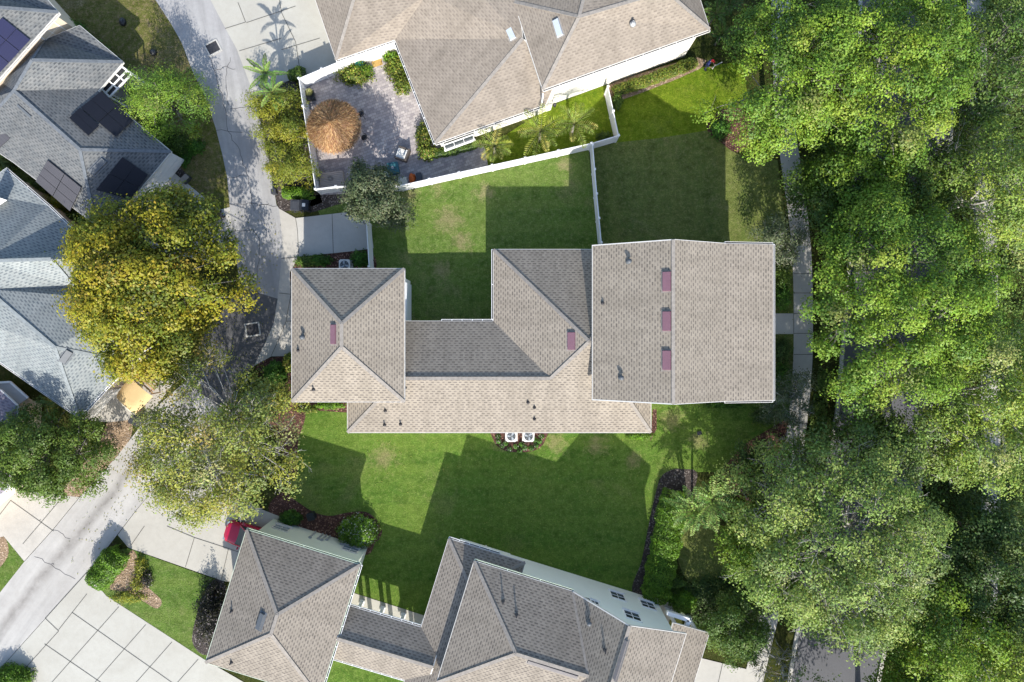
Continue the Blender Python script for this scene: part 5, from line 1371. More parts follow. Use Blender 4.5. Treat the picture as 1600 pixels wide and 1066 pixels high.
Nn_ = unit(np.stack([np.cos(a) * sl_, np.sin(a) * sl_, np.ones(n)], 1) + rng.normal(size=(n, 3)) * 0.35)
pal_t = [((.46, .27, .115), 4), ((.32, .165, .07), 3), ((.60, .40, .20), 3), ((.17, .08, .035), 2), ((.34, .17, .11), 2)]
big = np.sin(a * 3 + 1) + np.sin(a * 5 + r * 2)
cc = pick(pal_t, n, rng) * (1 + 0.16 * big[:, None]) * rng.uniform(0.75, 1.2, (n, 1))
leaf_obj('straw', np.stack([tc.x + r * np.cos(a), tc.y + r * np.sin(a), zz], 1), Nn_, rng.uniform(0.35, 0.7, n), rng.uniform(0.012, 0.03, n), cc, tk, rng, T=T_, mats=M['leaf'])
def stool(px, py, label):
    p = P(px, py, 0.8); t = thing('bar_stool', (p.x, p.y, 0), label, 'bar stool', 'bar stools at the tiki hut')
    mb = MB(); mb.lathe([(0.02, 0.72), (0.22, 0.74), (0.24, 0.80), (0.20, 0.84), (0.02, 0.85)], (p.x, p.y, 0), 16); mb.build('seat', M['black'], t)
    mb = MB(); mb.tube([(p.x + 0.26 * math.cos(q), p.y + 0.26 * math.sin(q), 1.05) for q in np.linspace(-1.4, 1.4, 10)], 0.035, 6)
    for q in (-1.2, 0, 1.2): mb.tube([(p.x + 0.22 * math.cos(q), p.y + 0.22 * math.sin(q), 0.80), (p.x + 0.26 * math.cos(q), p.y + 0.26 * math.sin(q), 1.05)], 0.015, 5)
    mb.build('backrest', M['wicker'], t)
    for q in (0.78, 2.36, 3.93, 5.5):
        mb = MB(); mb.tube([(p.x + 0.14 * math.cos(q), p.y + 0.14 * math.sin(q), 0.74), (p.x + 0.27 * math.cos(q), p.y + 0.27 * math.sin(q), 0)], 0.018, 6); mb.build('leg', M['black'], t)
stool(564, 178, 'dark round bar stool, nearer the cream house wall'); stool(569, 215, 'dark round bar stool, the lower one beside the thatch')
# planter with plant
p = P(484, 149, 0.5); t = thing('planter', (p.x, p.y, 0), 'black square planter with pale succulent in the patio corner', 'planter')
mb = MB(); mb.box((p.x, p.y, 0.25), (0.62, 0.62, 0.5), 0.2, taper=1.15); mb.build('pot', M['black'], t)
n = 160; a = rng.uniform(0, 6.283, n); el = rng.uniform(0.1, 1.2, n)
T_ = np.stack([np.cos(a) * np.cos(el), np.sin(a) * np.cos(el), np.sin(el)], 1); leaf_obj('plant', np.array([p.x - .02, p.y + .2, 0.55]) + T_ * 0.17, unit(np.stack([-np.cos(a) * .6, -np.sin(a) * .6, np.ones(n)], 1)), np.full(n, .36), np.full(n, .07), pick([((.35, .34, .13), 2), ((.16, .2, .06), 1)], n, rng), t, rng, T=T_)
# deck box of slats
p = P(518, 281, 0.6); t = thing('slatted_bench', (p.x, p.y, 0), 'tan slatted bench in the lower left corner of the patio', 'bench'); rz = R(8)
c, s = math.cos(rz), math.sin(rz); w_ = lambda x, y, z: (p.x + x * c - y * s, p.y + x * s + y * c, z)
mb = MB(); mb.box(w_(0, 0, 0.27), (1.85, 1.2, 0.5), rz); mb.build('base', M['tan'], t)
mb = MB()
for i in range(9): mb.box(w_(0, -0.56 + i * 0.14, 0.56), (1.92, 0.115, 0.05), rz)
mb.build('slats', M['tan'], t)
p2 = P(516, 279, 0.65); t = thing('chain_coil', (p2.x, p2.y, 0.585), 'small pale coil of rope on the slatted bench', 'rope'); mb = MB()
mb.tube([(p2.x + (0.08 + 0.012 * q) * math.cos(q * 1.1), p2.y + (0.08 + 0.008 * q) * math.sin(q * 1.1), 0.60 + 0.004 * q) for q in np.linspace(0, 14, 60)], 0.018, 5); mb.build('coil', M['stone'], t); t.name = 'rope_coil'
# teal square table
p = P(614, 262.5, 0.6); t = thing('fire_table', (p.x, p.y, 0), 'dark teal covered square table on the pavers', 'table'); rz = R(10)
mb = MB(); mb.box((p.x, p.y, 0.28), (0.84, 0.84, 0.54), rz, bev=0.05); mb.build('cover', M['teal'], t)
mb = MB(); mb.box((p.x, p.y, 0.575), (0.90, 0.92, 0.05), rz, bev=0.06); tb = mb.build('tabletop', M['teal'], t)
mb = MB(); mb.lathe([(0.12, 0.60), (0.12, 0.625), (0.07, 0.625), (0.07, 0.605)], (p.x - .03, p.y + .03, 0), 12); mb.build('cover_vent', M['grey'], tb); t.name = 'patio_table'
def lounge(px, py, rz, label, mat='cushion'):
    p = P(px, py, 0.4); t = thing('patio_armchair', (p.x, p.y, 0), label, 'armchair', None)
    c, s = math.cos(rz), math.sin(rz); w_ = lambda x, y, z: (p.x + x * c - y * s, p.y + x * s + y * c, z)
    mb = MB(); mb.box(w_(0, 0, 0.16), (0.80, 0.80, 0.26), rz); mb.build('seat_base', M['wicker'], t)
    mb = MB(); mb.box(w_(0.46, 0, 0.40), (0.13, 1.0, 0.76), rz, bev=0.03); mb.build('backrest', M['wicker'], t)
    for y in (-.46, .46): mb = MB(); mb.box(w_(-0.04, y, 0.29), (0.86, 0.10, 0.56), rz, bev=0.02); mb.build('arm', M['wicker'], t)
    mb = MB(); mb.box(w_(-0.04, 0, 0.36), (0.80, 0.74, 0.15), rz, bev=0.07); mb.box(w_(0.34, 0, 0.55), (0.10, 0.72, 0.40), rz, bev=0.03); mb.build('cushion', M[mat], t)
lounge(628.5, 240.5, R(-20), 'brown wicker armchair with white cushion on the pavers'); lounge(598, 273, R(200), 'white cushioned armchair half hidden by the patio tree')
p = P(655, 276, 0.5); t = thing('storage_box', (p.x, p.y, 0), 'dark box beside the orange bundle at the patio fence', 'box'); mb = MB(); mb.box((p.x, p.y, 0.25), (0.42, 0.56, 0.5), R(12), bev=0.03); mb.build('body', M['darkgrey'], t); mb = MB(); mb.box((p.x, p.y, 0.515), (0.46, 0.60, 0.05), R(12), bev=0.04); mb.build('lid', M['darkgrey'], t)
p = P(643, 277, 0.5); t = thing('towel_bundle', (p.x, p.y, 0), 'bright orange bundle of cloth on the patio by the fence', 'cloth')
mb = MB(); vs = []; fs = []
for i in range(7):
    for k in range(14):
        a = 2 * math.pi * k / 14; e = math.pi / 2 * i / 6; r = (0.30 + 0.05 * math.sin(3 * a + i) + rng.uniform(-.03, .03)) * math.cos(e)
        vs.append((p.x + r * math.cos(a) * 0.95, p.y + r * math.sin(a) * 1.4, 0.02 + 0.55 * math.sin(e) * (1 + rng.uniform(-.08, .08))))
for i in range(6):
    for k in range(14): fs.append((i * 14 + k, i * 14 + (k + 1) % 14, i * 14 + 14 + (k + 1) % 14, i * 14 + 14 + k))
mb.mesh(vs, fs, 0, True); mb.build('folds', M['orange'], t)
p = P(629, 283, 0.6); t = thing('pool_float', (p.x, p.y, 0), 'pale grey lidded box against the patio fence beside the tree', 'box'); t.name = 'cooler'
mb = MB(); mb.box((p.x, p.y, 0.26), (0.66, 0.5, 0.52), R(14), bev=0.05); mb.build('body', M['vent_grey'], t); mb = MB(); mb.box((p.x, p.y, 0.55), (0.72, 0.56, 0.08), R(14), bev=0.06); mb.build('lid', M['canvas_p'], t)
p = P(561, 99, 0.8); t = thing('glazed_pot', (p.x, p.y, 0), 'turquoise pot by the cream wall among patio shrubs', 'pot'); mb = MB(); mb.lathe([(0.2, 0), (0.32, 0.3), (0.34, 0.5), (0.28, 0.62), (0.33, 0.68), (0.25, 0.68), (0.2, 0.5)], (p.x, p.y, 0), 16); mb.build('pot', M['tealpot'], t)
n = 60; a = rng.uniform(0, 6.283, n); el = rng.uniform(0.3, 1.3, n); T_ = np.stack([np.cos(a) * np.cos(el), np.sin(a) * np.cos(el), np.sin(el)], 1)
leaf_obj('plant', np.array([p.x, p.y, 0.7]) + T_ * 0.18, unit(np.stack([-np.cos(a) * .6, -np.sin(a) * .6, np.ones(n)], 1)), np.full(n, .4), np.full(n, .06), pick([((.03, .25, .22), 2), ((.08, .25, .12), 1)], n, rng), t, rng, T=T_)
q = [P(580, 96, 0.02), P(596, 91, 0.02), P(598, 101, 0.02), P(583, 106, 0.02)]
t = thing('door_mat', (q[0] + q[2]) / 2, 'ochre door mat at the patio door between shrub beds', 'door mat'); mb = MB(); mb.prism([(a_.x, a_.y) for a_ in q], 0.013, 0.04); mb.build('mat', M['mat'], t)

# ------------------------------------------------------------------ tan canopy beside the blue-grey house
p = P(206, 619, 1.7); t = thing('garden_canopy', (p.x, p.y, 0), 'tan rounded canopy with pale end and pine slats beside the blue grey roof', 'canopy')
ax = (P(250, 580, 1.7) - P(196, 640, 1.7)).normalized(); ay = Vector((-ax.y, ax.x, 0))
def cvp(u, v, z): return Vector((p.x, p.y, 0)) + ax * u + ay * v + Vector((0, 0, z))
mb = MB(); nu, nv = 10, 10; vs = []; fs = []
for i in range(nu + 1):
    for j in range(nv + 1):
        u = -1.0 + 2.0 * i / nu; v = -1.15 + 2.3 * j / nv
        zz = 1.75 - 0.28 * (v / 1.15) ** 4 - 0.3 * max(0, -u - 0.5) ** 2 * 2
        vs.append(cvp(u, v * (1 - 0.12 * max(0, -u)), zz))
for i in range(nu):
    for j in range(nv): a = i * (nv + 1) + j; fs.append((a, a + 1, a + nv + 2, a + nv + 1))
mb.mesh(vs, fs, 0, True); mb.build('canopy_top', M['canvas'], t)
mb = MB(); vs = []; fs = []
for j in range(nv + 1):
    v = -1.1 + 2.2 * j / nv
    for k, (du, zz) in enumerate(((0, 1.45), (-0.35, 1.0), (-0.5, 0.15))): vs.append(cvp(-1.0 + du * (1 - (v / 1.2) ** 2 * 0.5), v * 0.9, zz))
for j in range(nv):
    for k in range(2): a = j * 3 + k; fs.append((a, a + 1, a + 4, a + 3))
mb.mesh(vs, fs, 0, True); mb.build('end_curtain', M['canvas_p'], t)
mb = MB()
for i in range(9): mb.beam(cvp(1.15 + i * 0.24, -0.95 + 0.03 * i, 1.42), cvp(1.15 + i * 0.24, 1.0, 1.42), 0.11, 0.07)
mb.beam(cvp(1.0, -0.7, 1.34), cvp(3.2, -0.7, 1.34), 0.09, 0.1); mb.beam(cvp(1.0, 0.7, 1.34), cvp(3.2, 0.7, 1.34), 0.09, 0.1); mb.build('slats', M['wood'], t)
for (u, v) in ((-0.9, -0.9), (-0.9, 0.9), (1.0, -0.9), (1.0, 0.9), (3.1, -0.8), (3.1, 0.8)): mb = MB(); mb.beam(cvp(u, v, 0), cvp(u, v, 1.4), 0.09, 0.09, up=Vector((0, 1, 0))); mb.build('post', M['wood'], t)

# ------------------------------------------------------------------ red car on the drive, half under the tree
def car(px, py, rz, label):
    c0 = P(px, py, 0.9); t = thing('parked_car', (c0.x, c0.y, 0), label, 'car', None)
    c, s = math.cos(rz), math.sin(rz); w_ = lambda x, y, z: Vector((c0.x + x * c - y * s, c0.y + x * s + y * c, z))
    # stations along the body: x, half width, sill z, shoulder z
    st = [(-2.18, 0.55, 0.42, 0.62), (-2.10, 0.74, 0.30, 0.70), (-1.85, 0.84, 0.24, 0.78), (-1.2, 0.89, 0.22, 0.90), (-0.5, 0.90, 0.22, 0.94), (0.5, 0.90, 0.22, 0.96), (1.4, 0.89, 0.24, 0.98), (1.95, 0.84, 0.30, 0.95), (2.12, 0.72, 0.38, 0.86)]
    vs = []; fs = []; m_ = 9
    for x, hw_, z0, z1_ in st:
        for k in range(m_):
            a = k / (m_ - 1); y = -hw_ + 2 * hw_ * a; top = z1_ + 0.05 * (1 - (2 * a - 1) ** 2)
            vs.append(w_(x, y, top if 0 < k < m_ - 1 else z1_ - 0.06))
        vs.append(w_(x, hw_ * 0.97, z0)); vs.append(w_(x, -hw_ * 0.97, z0))
    M_ = m_ + 2
    for i in range(len(st) - 1):
        for k in range(M_): a, b_ = i * M_ + k, i * M_ + (k + 1) % M_; fs.append((a, b_, b_ + M_, a + M_))
    fs += [tuple(range(M_)), tuple(range((len(st) - 1) * M_, len(st) * M_))[::-1]]
    mb = MB(); mb.mesh(vs, fs, 0, True); body = mb.build('body', M['red'], t)
    def cabin(x0, x1, x2, x3, zb, zt, hb, ht_, name, mat):
        mb = MB(); q = [w_(x0, -hb, zb), w_(x3, -hb, zb), w_(x3, hb, zb), w_(x0, hb, zb), w_(x1, -ht_, zt), w_(x2, -ht_, zt), w_(x2, ht_, zt), w_(x1, ht_, zt)]
        mb.mesh(q, [(4, 5, 6, 7), (0, 1, 5, 4), (1, 2, 6, 5), (2, 3, 7, 6), (3, 0, 4, 7)]); return mb.build(name, M[mat], t)
    cabin(-1.05, -0.35, 1.35, 1.95, 0.92, 1.42, 0.80, 0.62, 'windows', 'glass')
    mb = MB(); mb.box(w_(0.50, 0, 1.435), (1.70, 1.26, 0.05), rz, bev=0.12)
    for y in (-1, 1):
        mb.beam(w_(-1.05, 0.79 * y, 0.94), w_(-0.35, 0.62 * y, 1.42), 0.08, 0.07); mb.beam(w_(1.95, 0.79 * y, 0.94), w_(1.35, 0.62 * y, 1.42), 0.08, 0.07); mb.beam(w_(0.45, 0.81 * y, 0.94), w_(0.45, 0.63 * y, 1.42), 0.07, 0.07)
    mb.build('roof', M['red'], t)
    for y in (-0.60, 0.60):
        mb = MB(); mb.box(w_(-2.07, y, 0.66), (0.16, 0.32, 0.13), rz, bev=0.03); mb.build('headlight', M['pane'], t)
    for y in (-0.64, 0.64):
        mb = MB(); mb.box(w_(2.06, y, 0.80), (0.12, 0.28, 0.14), rz, bev=0.03); mb.build('tail_light', M['cap'], t)
        mb = MB(); mb.box(w_(-0.72, y * 1.54, 1.0), (0.12, 0.20, 0.12), rz, bev=0.03); mb.build('mirror', M['red'], t)
    for x in (-1.38, 1.35):
        for y in (-0.82, 0.82):
            mb = MB(); mb.tube([w_(x, y - 0.1, 0.31), w_(x, y + 0.1, 0.31)], 0.31, 20, smooth=False); wh_ = mb.build('wheel', M['rubber'], t)
            mb = MB(); mb.tube([w_(x, y - 0.105, 0.31), w_(x, y + 0.105, 0.31)], 0.19, 16, smooth=False); mb.build('rim', M['grey'], wh_)
    return t
car(391, 842, R(-17.5), 'crimson car parked on the pale driveway under the edge of the tree')

# ------------------------------------------------------------------ person with red cap by the top house
def person(px, py, label):
    g0 = P(px, py, 0); t = thing('person', g0, label, 'person')
    f = Vector((0.8, -0.6, 0)).normalized(); r = Vector((f.y, -f.x, 0))     # facing down-right, towards the hedge
    def w_(a, b_, z): return g0 + r * a + f * b_ + Vector((0, 0, z))
    J = {'pel': (0, 0, .92), 'wai': (0, .03, 1.08), 'che': (0, .08, 1.30), 'nek': (0, .13, 1.47), 'hd0': (0, .16, 1.55), 'hd1': (0, .20, 1.66), 'hd2': (0, .20, 1.76)}
    E = [('pel', 'wai'), ('wai', 'che'), ('che', 'nek'), ('nek', 'hd0'), ('hd0', 'hd1'), ('hd1', 'hd2')]
    RR = {'pel': .145, 'wai': .135, 'che': .155, 'nek': .058, 'hd0': .07, 'hd1': .092, 'hd2': .06}
    for s, n_ in ((-1, 'l'), (1, 'r')):
        J.update({n_ + 'hip': (.10 * s, 0, .86), n_ + 'kne': (.12 * s, .06 * s + .04, .48), n_ + 'ank': (.13 * s, .08 * s - .02, .09), n_ + 'toe': (.15 * s, .08 * s + .15, .04),
                  n_ + 'sho': (.20 * s, .08, 1.40), n_ + 'elb': (.27 * s, .18, 1.12), n_ + 'wri': (.16 * s, .42, 1.05), n_ + 'plm': (.145 * s, .50, 1.04)})
        RR.update({n_ + 'hip': .095, n_ + 'kne': .062, n_ + 'ank': .042, n_ + 'toe': .034, n_ + 'sho': .066, n_ + 'elb': .046, n_ + 'wri': .030, n_ + 'plm': .036})
        E += [('pel', n_ + 'hip'), (n_ + 'hip', n_ + 'kne'), (n_ + 'kne', n_ + 'ank'), (n_ + 'ank', n_ + 'toe'), ('che', n_ + 'sho'), (n_ + 'sho', n_ + 'elb'), (n_ + 'elb', n_ + 'wri'), (n_ + 'wri', n_ + 'plm')]
        for k, (dx, ln) in enumerate(((-.030, .075), (-.010, .085), (.010, .08), (.030, .06))):
            b1, b2 = n_ + 'f%da' % k, n_ + 'f%db' % k
            J[b1] = (.145 * s + dx, .55, 1.035); J[b2] = (.145 * s + dx, .55 + ln * .5, 1.0); RR[b1] = .010; RR[b2] = .008
            E += [(n_ + 'plm', b1), (b1, b2)]
        J[n_ + 'th'] = (.145 * s - .05 * s, .50, 1.01); RR[n_ + 'th'] = .011; E.append((n_ + 'plm', n_ + 'th'))
    names = list(J); me = bpy.data.meshes.new('body')
    me.from_pydata([tuple(w_(*J[k])) for k in names], [(names.index(a), names.index(b_)) for a, b_ in E], [])
    o = bpy.data.objects.new('body', me); col.objects.link(o)
    md = o.modifiers.new('skin', 'SKIN'); o.modifiers.new('sub', 'SUBSURF').levels = 2; o.modifiers['sub'].render_levels = 2
    if not me.skin_vertices: bpy.context.view_layer.update()
    sv = me.skin_vertices[0].data if me.skin_vertices else None
    if sv is None:
        bpy.context.view_layer.objects.active = o; bpy.ops.mesh.customdata_skin_add(); sv = me.skin_vertices[0].data
    for i, k in enumerate(names): sv[i].radius = (RR[k], RR[k]); sv[i].use_root = (k == 'pel')
    dg = bpy.context.evaluated_depsgraph_get(); ev = o.evaluated_get(dg); m2 = bpy.data.meshes.new_from_object(ev)
    bpy.data.objects.remove(o); m2.name = 'body'
    for mt in ('skin', 'navy', 'jean'): m2.materials.append(M[mt])
    R_ = Matrix((r, f, Vector((0, 0, 1)))) 
    for pl in m2.polygons:
        c = R_ @ (Vector(pl.center) - g0)
        pl.use_smooth = True
        pl.material_index = 2 if c.z < 0.93 else (1 if (c.z < 1.49 and not (c.y > 0.26)) else 0)
    o = bpy.data.objects.new('body', m2); col.objects.link(o); o.parent = t; o.matrix_parent_inverse = parent_world(t).inverted()
    mb = MB(); hc_ = w_(0, .19, 1.71)
    mb.lathe([(.108, -.01), (.112, .03), (.10, .075), (.06, .11), (.01, .12)], hc_, 16); q = w_(0, .32, 1.705); mb.box(q, (.17, .14, .016), math.atan2(r.y, r.x), bev=.04); mb.build('cap', M['cap'], t)
    mb = MB(); mb.lathe([(.098, -.08), (.104, .0), (.100, .02)], w_(0, .175, 1.70), 14); mb.build('hair', M['hair'], t)
    mb = MB()
    for s in (-1, 1): mb.lathe([(.002, -.012), (.013, 0), (.002, .012)], w_(.035 * s, .285, 1.665), 8)
    mb.build('eyes', M['black'], t)
    mb = MB(); mb.lathe([(.006, -.03), (.018, -.02), (.008, .03)], w_(0, .295, 1.635), 8); mb.build('nose', M['skin'], t)
    mb = MB(); mb.box(w_(0, .277, 1.60), (.05, .012, .012), math.atan2(r.y, r.x)); mb.build('mouth', M['cap'], t)
    for s in (-1, 1):
        mb = MB(); q = w_(.13 * s, .08 * s + .07, .045); mb.box(q, (.10, .27, .09), math.atan2(r.y, r.x), bev=.03); mb.build('shoe', M['black'], t)
    return g0, w_
g0, w_ = person(1101, 106, 'person in red cap and navy clothes standing by the hedge beside the top house')
t = thing('hedge_trimmer', w_(0, .6, 1.0), 'pale handled hedge trimmer held by the person in the red cap', 'trimmer')
mb = MB(); mb.beam(w_(-.20, .55, 1.0), w_(.20, .55, 1.0), .06, .07); mb.tube([w_(.17, .55, 1.0), w_(.22, .45, 1.08), w_(.05, .52, 1.1)], .014, 6); mb.build('motor_housing', M['cushion'], t)
mb = MB(); mb.beam(w_(-.2, .6, .99), w_(-.75, .85, .93), .07, .014); mb.build('blade', M['grey'], t)
# ------------------------------------------------------------------ trees
ST = 'street trees along the right hand road'
# big bright canopy, top right
tree('shade_tree', 'bright lime green broad tree at the top, left half over the lawn corner', 'tree', 1252, 108, 118, 135, 9.6, 3.2, 'bright', 11, 86, 33, 15, 0.175, 0.98, ST, r0=0.24, mat='bark', sprd=0.24, twigs=1, lobes=0.15)
tree('shade_tree', 'bright lime green tree at the top beside the road, right of its twin', 'tree', 1405, 108, 118, 140, 9.8, 3.2, 'bright', 12, 86, 33, 15, 0.175, 0.98, ST, r0=0.24, sprd=0.24, twigs=1, lobes=0.16)
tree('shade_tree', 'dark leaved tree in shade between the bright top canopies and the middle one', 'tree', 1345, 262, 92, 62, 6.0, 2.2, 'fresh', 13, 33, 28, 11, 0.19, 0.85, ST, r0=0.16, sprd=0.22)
tree('shade_tree', 'largest bright green tree right of the tan house front', 'tree', 1420, 472, 155, 172, 10.4, 3.2, 'bright', 14, 133, 33, 15, 0.175, 1.0, ST, r0=0.28, sprd=0.24, twigs=1, lobes=0.10)
tree('shade_tree', 'large grey green tree with pale bare twigs at the lower right', 'tree', 1322, 845, 182, 170, 10.2, 3.0, 'olive', 15, 133, 31, 12, 0.18, 1.0, ST, r0=0.28, mat='bark_w', sprd=0.26, twigs=4, twig_len=1.5, lobes=0.13)
# right edge
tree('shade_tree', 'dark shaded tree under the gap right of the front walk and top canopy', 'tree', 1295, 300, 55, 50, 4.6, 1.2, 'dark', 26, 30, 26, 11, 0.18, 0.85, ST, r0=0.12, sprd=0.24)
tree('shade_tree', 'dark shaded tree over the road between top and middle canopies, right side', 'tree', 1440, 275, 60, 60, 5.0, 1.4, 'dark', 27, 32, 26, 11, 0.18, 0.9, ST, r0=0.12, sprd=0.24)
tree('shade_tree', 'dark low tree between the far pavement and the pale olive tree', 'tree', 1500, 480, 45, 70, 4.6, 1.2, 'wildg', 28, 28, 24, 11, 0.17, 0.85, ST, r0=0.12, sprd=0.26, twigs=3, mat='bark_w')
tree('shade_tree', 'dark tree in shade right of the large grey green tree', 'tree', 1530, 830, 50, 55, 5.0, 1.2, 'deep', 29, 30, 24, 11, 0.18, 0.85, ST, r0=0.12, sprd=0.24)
tree('shade_tree', 'feathery yellow green tree at the right edge beside the middle canopy', 'tree', 1572, 300, 78, 118, 9.0, 2.8, 'feather', 16, 50, 28, 12, 0.16, 0.9, ST, r0=0.2, mat='bark_w', sprd=0.28, twigs=3, twig_len=1.3)
tree('shade_tree', 'pale olive spreading tree at the right edge below the middle canopy', 'tree', 1552, 620, 112, 140, 9.4, 2.8, 'feather', 17, 82, 29, 12, 0.165, 0.95, ST, r0=0.24, mat='bark_w', sprd=0.27, twigs=3)
tree('shade_tree', 'thin dark tree with bare grey branches in the top right corner', 'tree', 1565, 105, 80, 115, 7.0, 2.0, 'wildg', 18, 60, 22, 11, 0.18, 1.0, ST, r0=0.18, mat='bark', sprd=0.30, twigs=3, twig_len=1.5, low=0.5)
tree('shade_tree', 'dense dark green tree in the bottom right corner', 'tree', 1570, 900, 92, 128, 6.6, 1.6, 'deep', 19, 61, 28, 11, 0.19, 0.9, ST, r0=0.2, sprd=0.24, low=0.4)
tree('shade_tree', 'mid green tree at the bottom edge right of the shaded road', 'tree', 1470, 1010, 110, 92, 8.2, 2.0, 'fresh', 20, 61, 28, 12, 0.185, 0.92, ST, r0=0.2, sprd=0.26)
tree('shade_tree', 'green tree cut by the bottom right edge with some yellow leaves', 'tree', 1595, 1030, 70, 72, 8.0, 2.2, 'feather', 21, 28, 28, 12, 0.18, 0.9, ST, r0=0.18, sprd=0.26)
tree('shade_tree', 'sparse dull green tree over the road between the large middle canopies', 'tree', 1455, 690, 80, 58, 6.6, 2.2, 'olive', 22, 30, 23, 11, 0.18, 0.9, ST, r0=0.16, mat='bark_w', sprd=0.28, twigs=4)
tree('shade_tree', 'bare twigged grey tree right of the top canopy near the far pavement', 'tree', 1515, 215, 52, 66, 6.0, 1.8, 'wildg', 23, 17, 16, 10, 0.16, 0.85, ST, r0=0.13, mat='bark_w', sprd=0.3, twigs=7, twig_len=1.6, low=0.4)
tree('shade_tree', 'leafless pale twiggy tree at the bottom edge beside the dark road', 'tree', 1222, 1045, 34, 34, 4.4, 1.2, 'yellow', 24, 10, 7, 8, 0.13, 0.7, ST, r0=0.08, mat='bark_w', sprd=0.25, twigs=9, twig_len=1.2)
tree('shade_tree', 'dark shaded tree over the road just below the largest bright tree', 'tree', 1345, 690, 70, 45, 5.2, 1.6, 'dark', 25, 24, 26, 11, 0.18, 0.85, ST, r0=0.14, sprd=0.24)
tree('shade_tree', 'mostly unseen tree added past the bottom edge to shade the road, left one', 'tree', 1285, 1170, 95, 80, 9.0, 3.0, 'olive', 37, 70, 26, 12, 0.19, 1.0, ST, r0=0.22, sprd=0.25)  # added below the frame so that its shadow falls on the road
tree('shade_tree', 'mostly unseen tree added past the bottom edge to shade the road, right one', 'tree', 1415, 1155, 85, 70, 9.0, 3.0, 'fresh', 38, 60, 26, 12, 0.19, 1.0, ST, r0=0.22, sprd=0.25)  # second added tree, also out of view, to shade the road
# small trees by the front walk
tree('small_tree', 'small grey green tree at the upper right corner of the tan house', 'tree', 1220, 375, 38, 36, 4.6, 1.2, 'grey', 31, 18, 26, 11, 0.13, 0.62, None, r0=0.08, mat='bark_w', sprd=0.2, twigs=2, twig_len=0.9)
tree('small_tree', 'small grey green tree over the walk at the lower right corner of the house', 'tree', 1236, 625, 40, 42, 4.6, 1.2, 'grey', 32, 20, 26, 11, 0.13, 0.62, None, r0=0.08, mat='bark_w', sprd=0.2, twigs=2, twig_len=0.9)
tree('small_tree', 'dull green thin tree with pale branches below the front walk', 'tree', 1228, 735, 62, 60, 6.0, 1.6, 'olive', 33, 28, 23, 11, 0.15, 0.75, None, r0=0.1, mat='bark_w', sprd=0.24, twigs=5, twig_len=1.2)
tree('small_tree', 'glossy dark round tree at the corner of the bottom house porch', 'tree', 1155, 985, 50, 55, 4.6, 0.8, 'dark', 34, 33, 31, 11, 0.15, 0.7, None, r0=0.1, sprd=0.18)
tree('small_tree', 'deep shaded shrub tree on the curved mulch bed', 'tree', 1180, 735, 36, 42, 3.2, 0.8, 'deep', 35, 18, 26, 11, 0.14, 0.6, None, r0=0.07, sprd=0.2)
tree('small_tree', 'mid green tree between the cycad palm and the large grey green tree', 'tree', 1172, 850, 40, 55, 5.0, 1.4, 'fresh', 36, 25, 28, 11, 0.16, 0.75, None, r0=0.1, sprd=0.22)
# left side
LT = 'large trees beside the curved alley'
tree('shade_tree', 'golden yellow green tree spreading over the left alley and pale roof', 'tree', 223, 440, 136, 142, 9.6, 3.0, 'autumn', 46, 160, 31, 12, 0.205, 0.98, LT, base=(262, 470), r0=0.26, sprd=0.24, twigs=2, lobes=0.16, gap=0.1)
tree('shade_tree', 'mixed green and ochre tree with white twigs in front of the golden tree', 'tree', 330, 690, 135, 126, 9.0, 2.8, 'mixed', 42, 86, 26, 11, 0.175, 0.98, LT, base=(350, 670), r0=0.24, mat='bark_w', sprd=0.27, twigs=5, twig_len=1.5, lobes=0.15)
tree('shade_tree', 'dense round dark green tree at the left edge', 'tree', 78, 705, 97, 74, 6.0, 1.2, 'round_', 43, 75, 33, 12, 0.165, 0.85, LT, r0=0.2, sprd=0.18, lobes=0.06)
tree('shade_tree', 'lime green bushy tree beside the slate house and the verge', 'tree', 254, 162, 60, 59, 4.4, 0.8, 'bright', 44, 50, 28, 12, 0.15, 0.8, LT, r0=0.1, sprd=0.2, wratio=0.35, lobes=0.1)
tree('small_tree', 'dark glossy tree half over the patio fence', 'tree', 581, 305, 47, 46, 5.2, 1.3, 'glossy', 45, 33, 28, 11, 0.17, 0.62, None, r0=0.09, sprd=0.2)

# ------------------------------------------------------------------ palms and fronds
PG = 'palms behind the white patio fence'
palm('palm_tree', 'pale yellow palm behind the patio fence, nearest the patio', 'palm', 772, 229, 2.6, 11, 2.0, 'palm', 51, PG, leaf=0.46, lw=0.08, droop=1.0)
palm('palm_tree', 'green and yellow palm behind the fence, middle of three', 'palm', 845, 205, 2.8, 14, 2.2, 'palm', 52, PG, leaf=0.46, lw=0.08, droop=0.9)
palm('palm_tree', 'yellow palm behind the fence nearest the fence corner', 'palm', 897, 194, 2.8, 11, 2.05, 'palm', 53, PG, leaf=0.46, lw=0.08, droop=1.0)
palm('areca_palm', 'big bright frond clump at the top of the long hedge', 'palm', 1092, 792, 3.4, 20, 2.4, 'palmg', 54, None, leaf=0.34, lw=0.12, droop=0.9, stems=3, spread=0.5, trunk_r=0.09, el0=(0.1, 1.4))
palm('frond_plant', 'tall loose frond plant at the corner of the driveway and patio fence', 'plant', 416, 122, 3.6, 9, 1.75, 'palmg', 55, None, leaf=0.22, lw=0.10, droop=0.7, stems=2, spread=0.3, trunk_r=0.07, broad=True, nl=28)
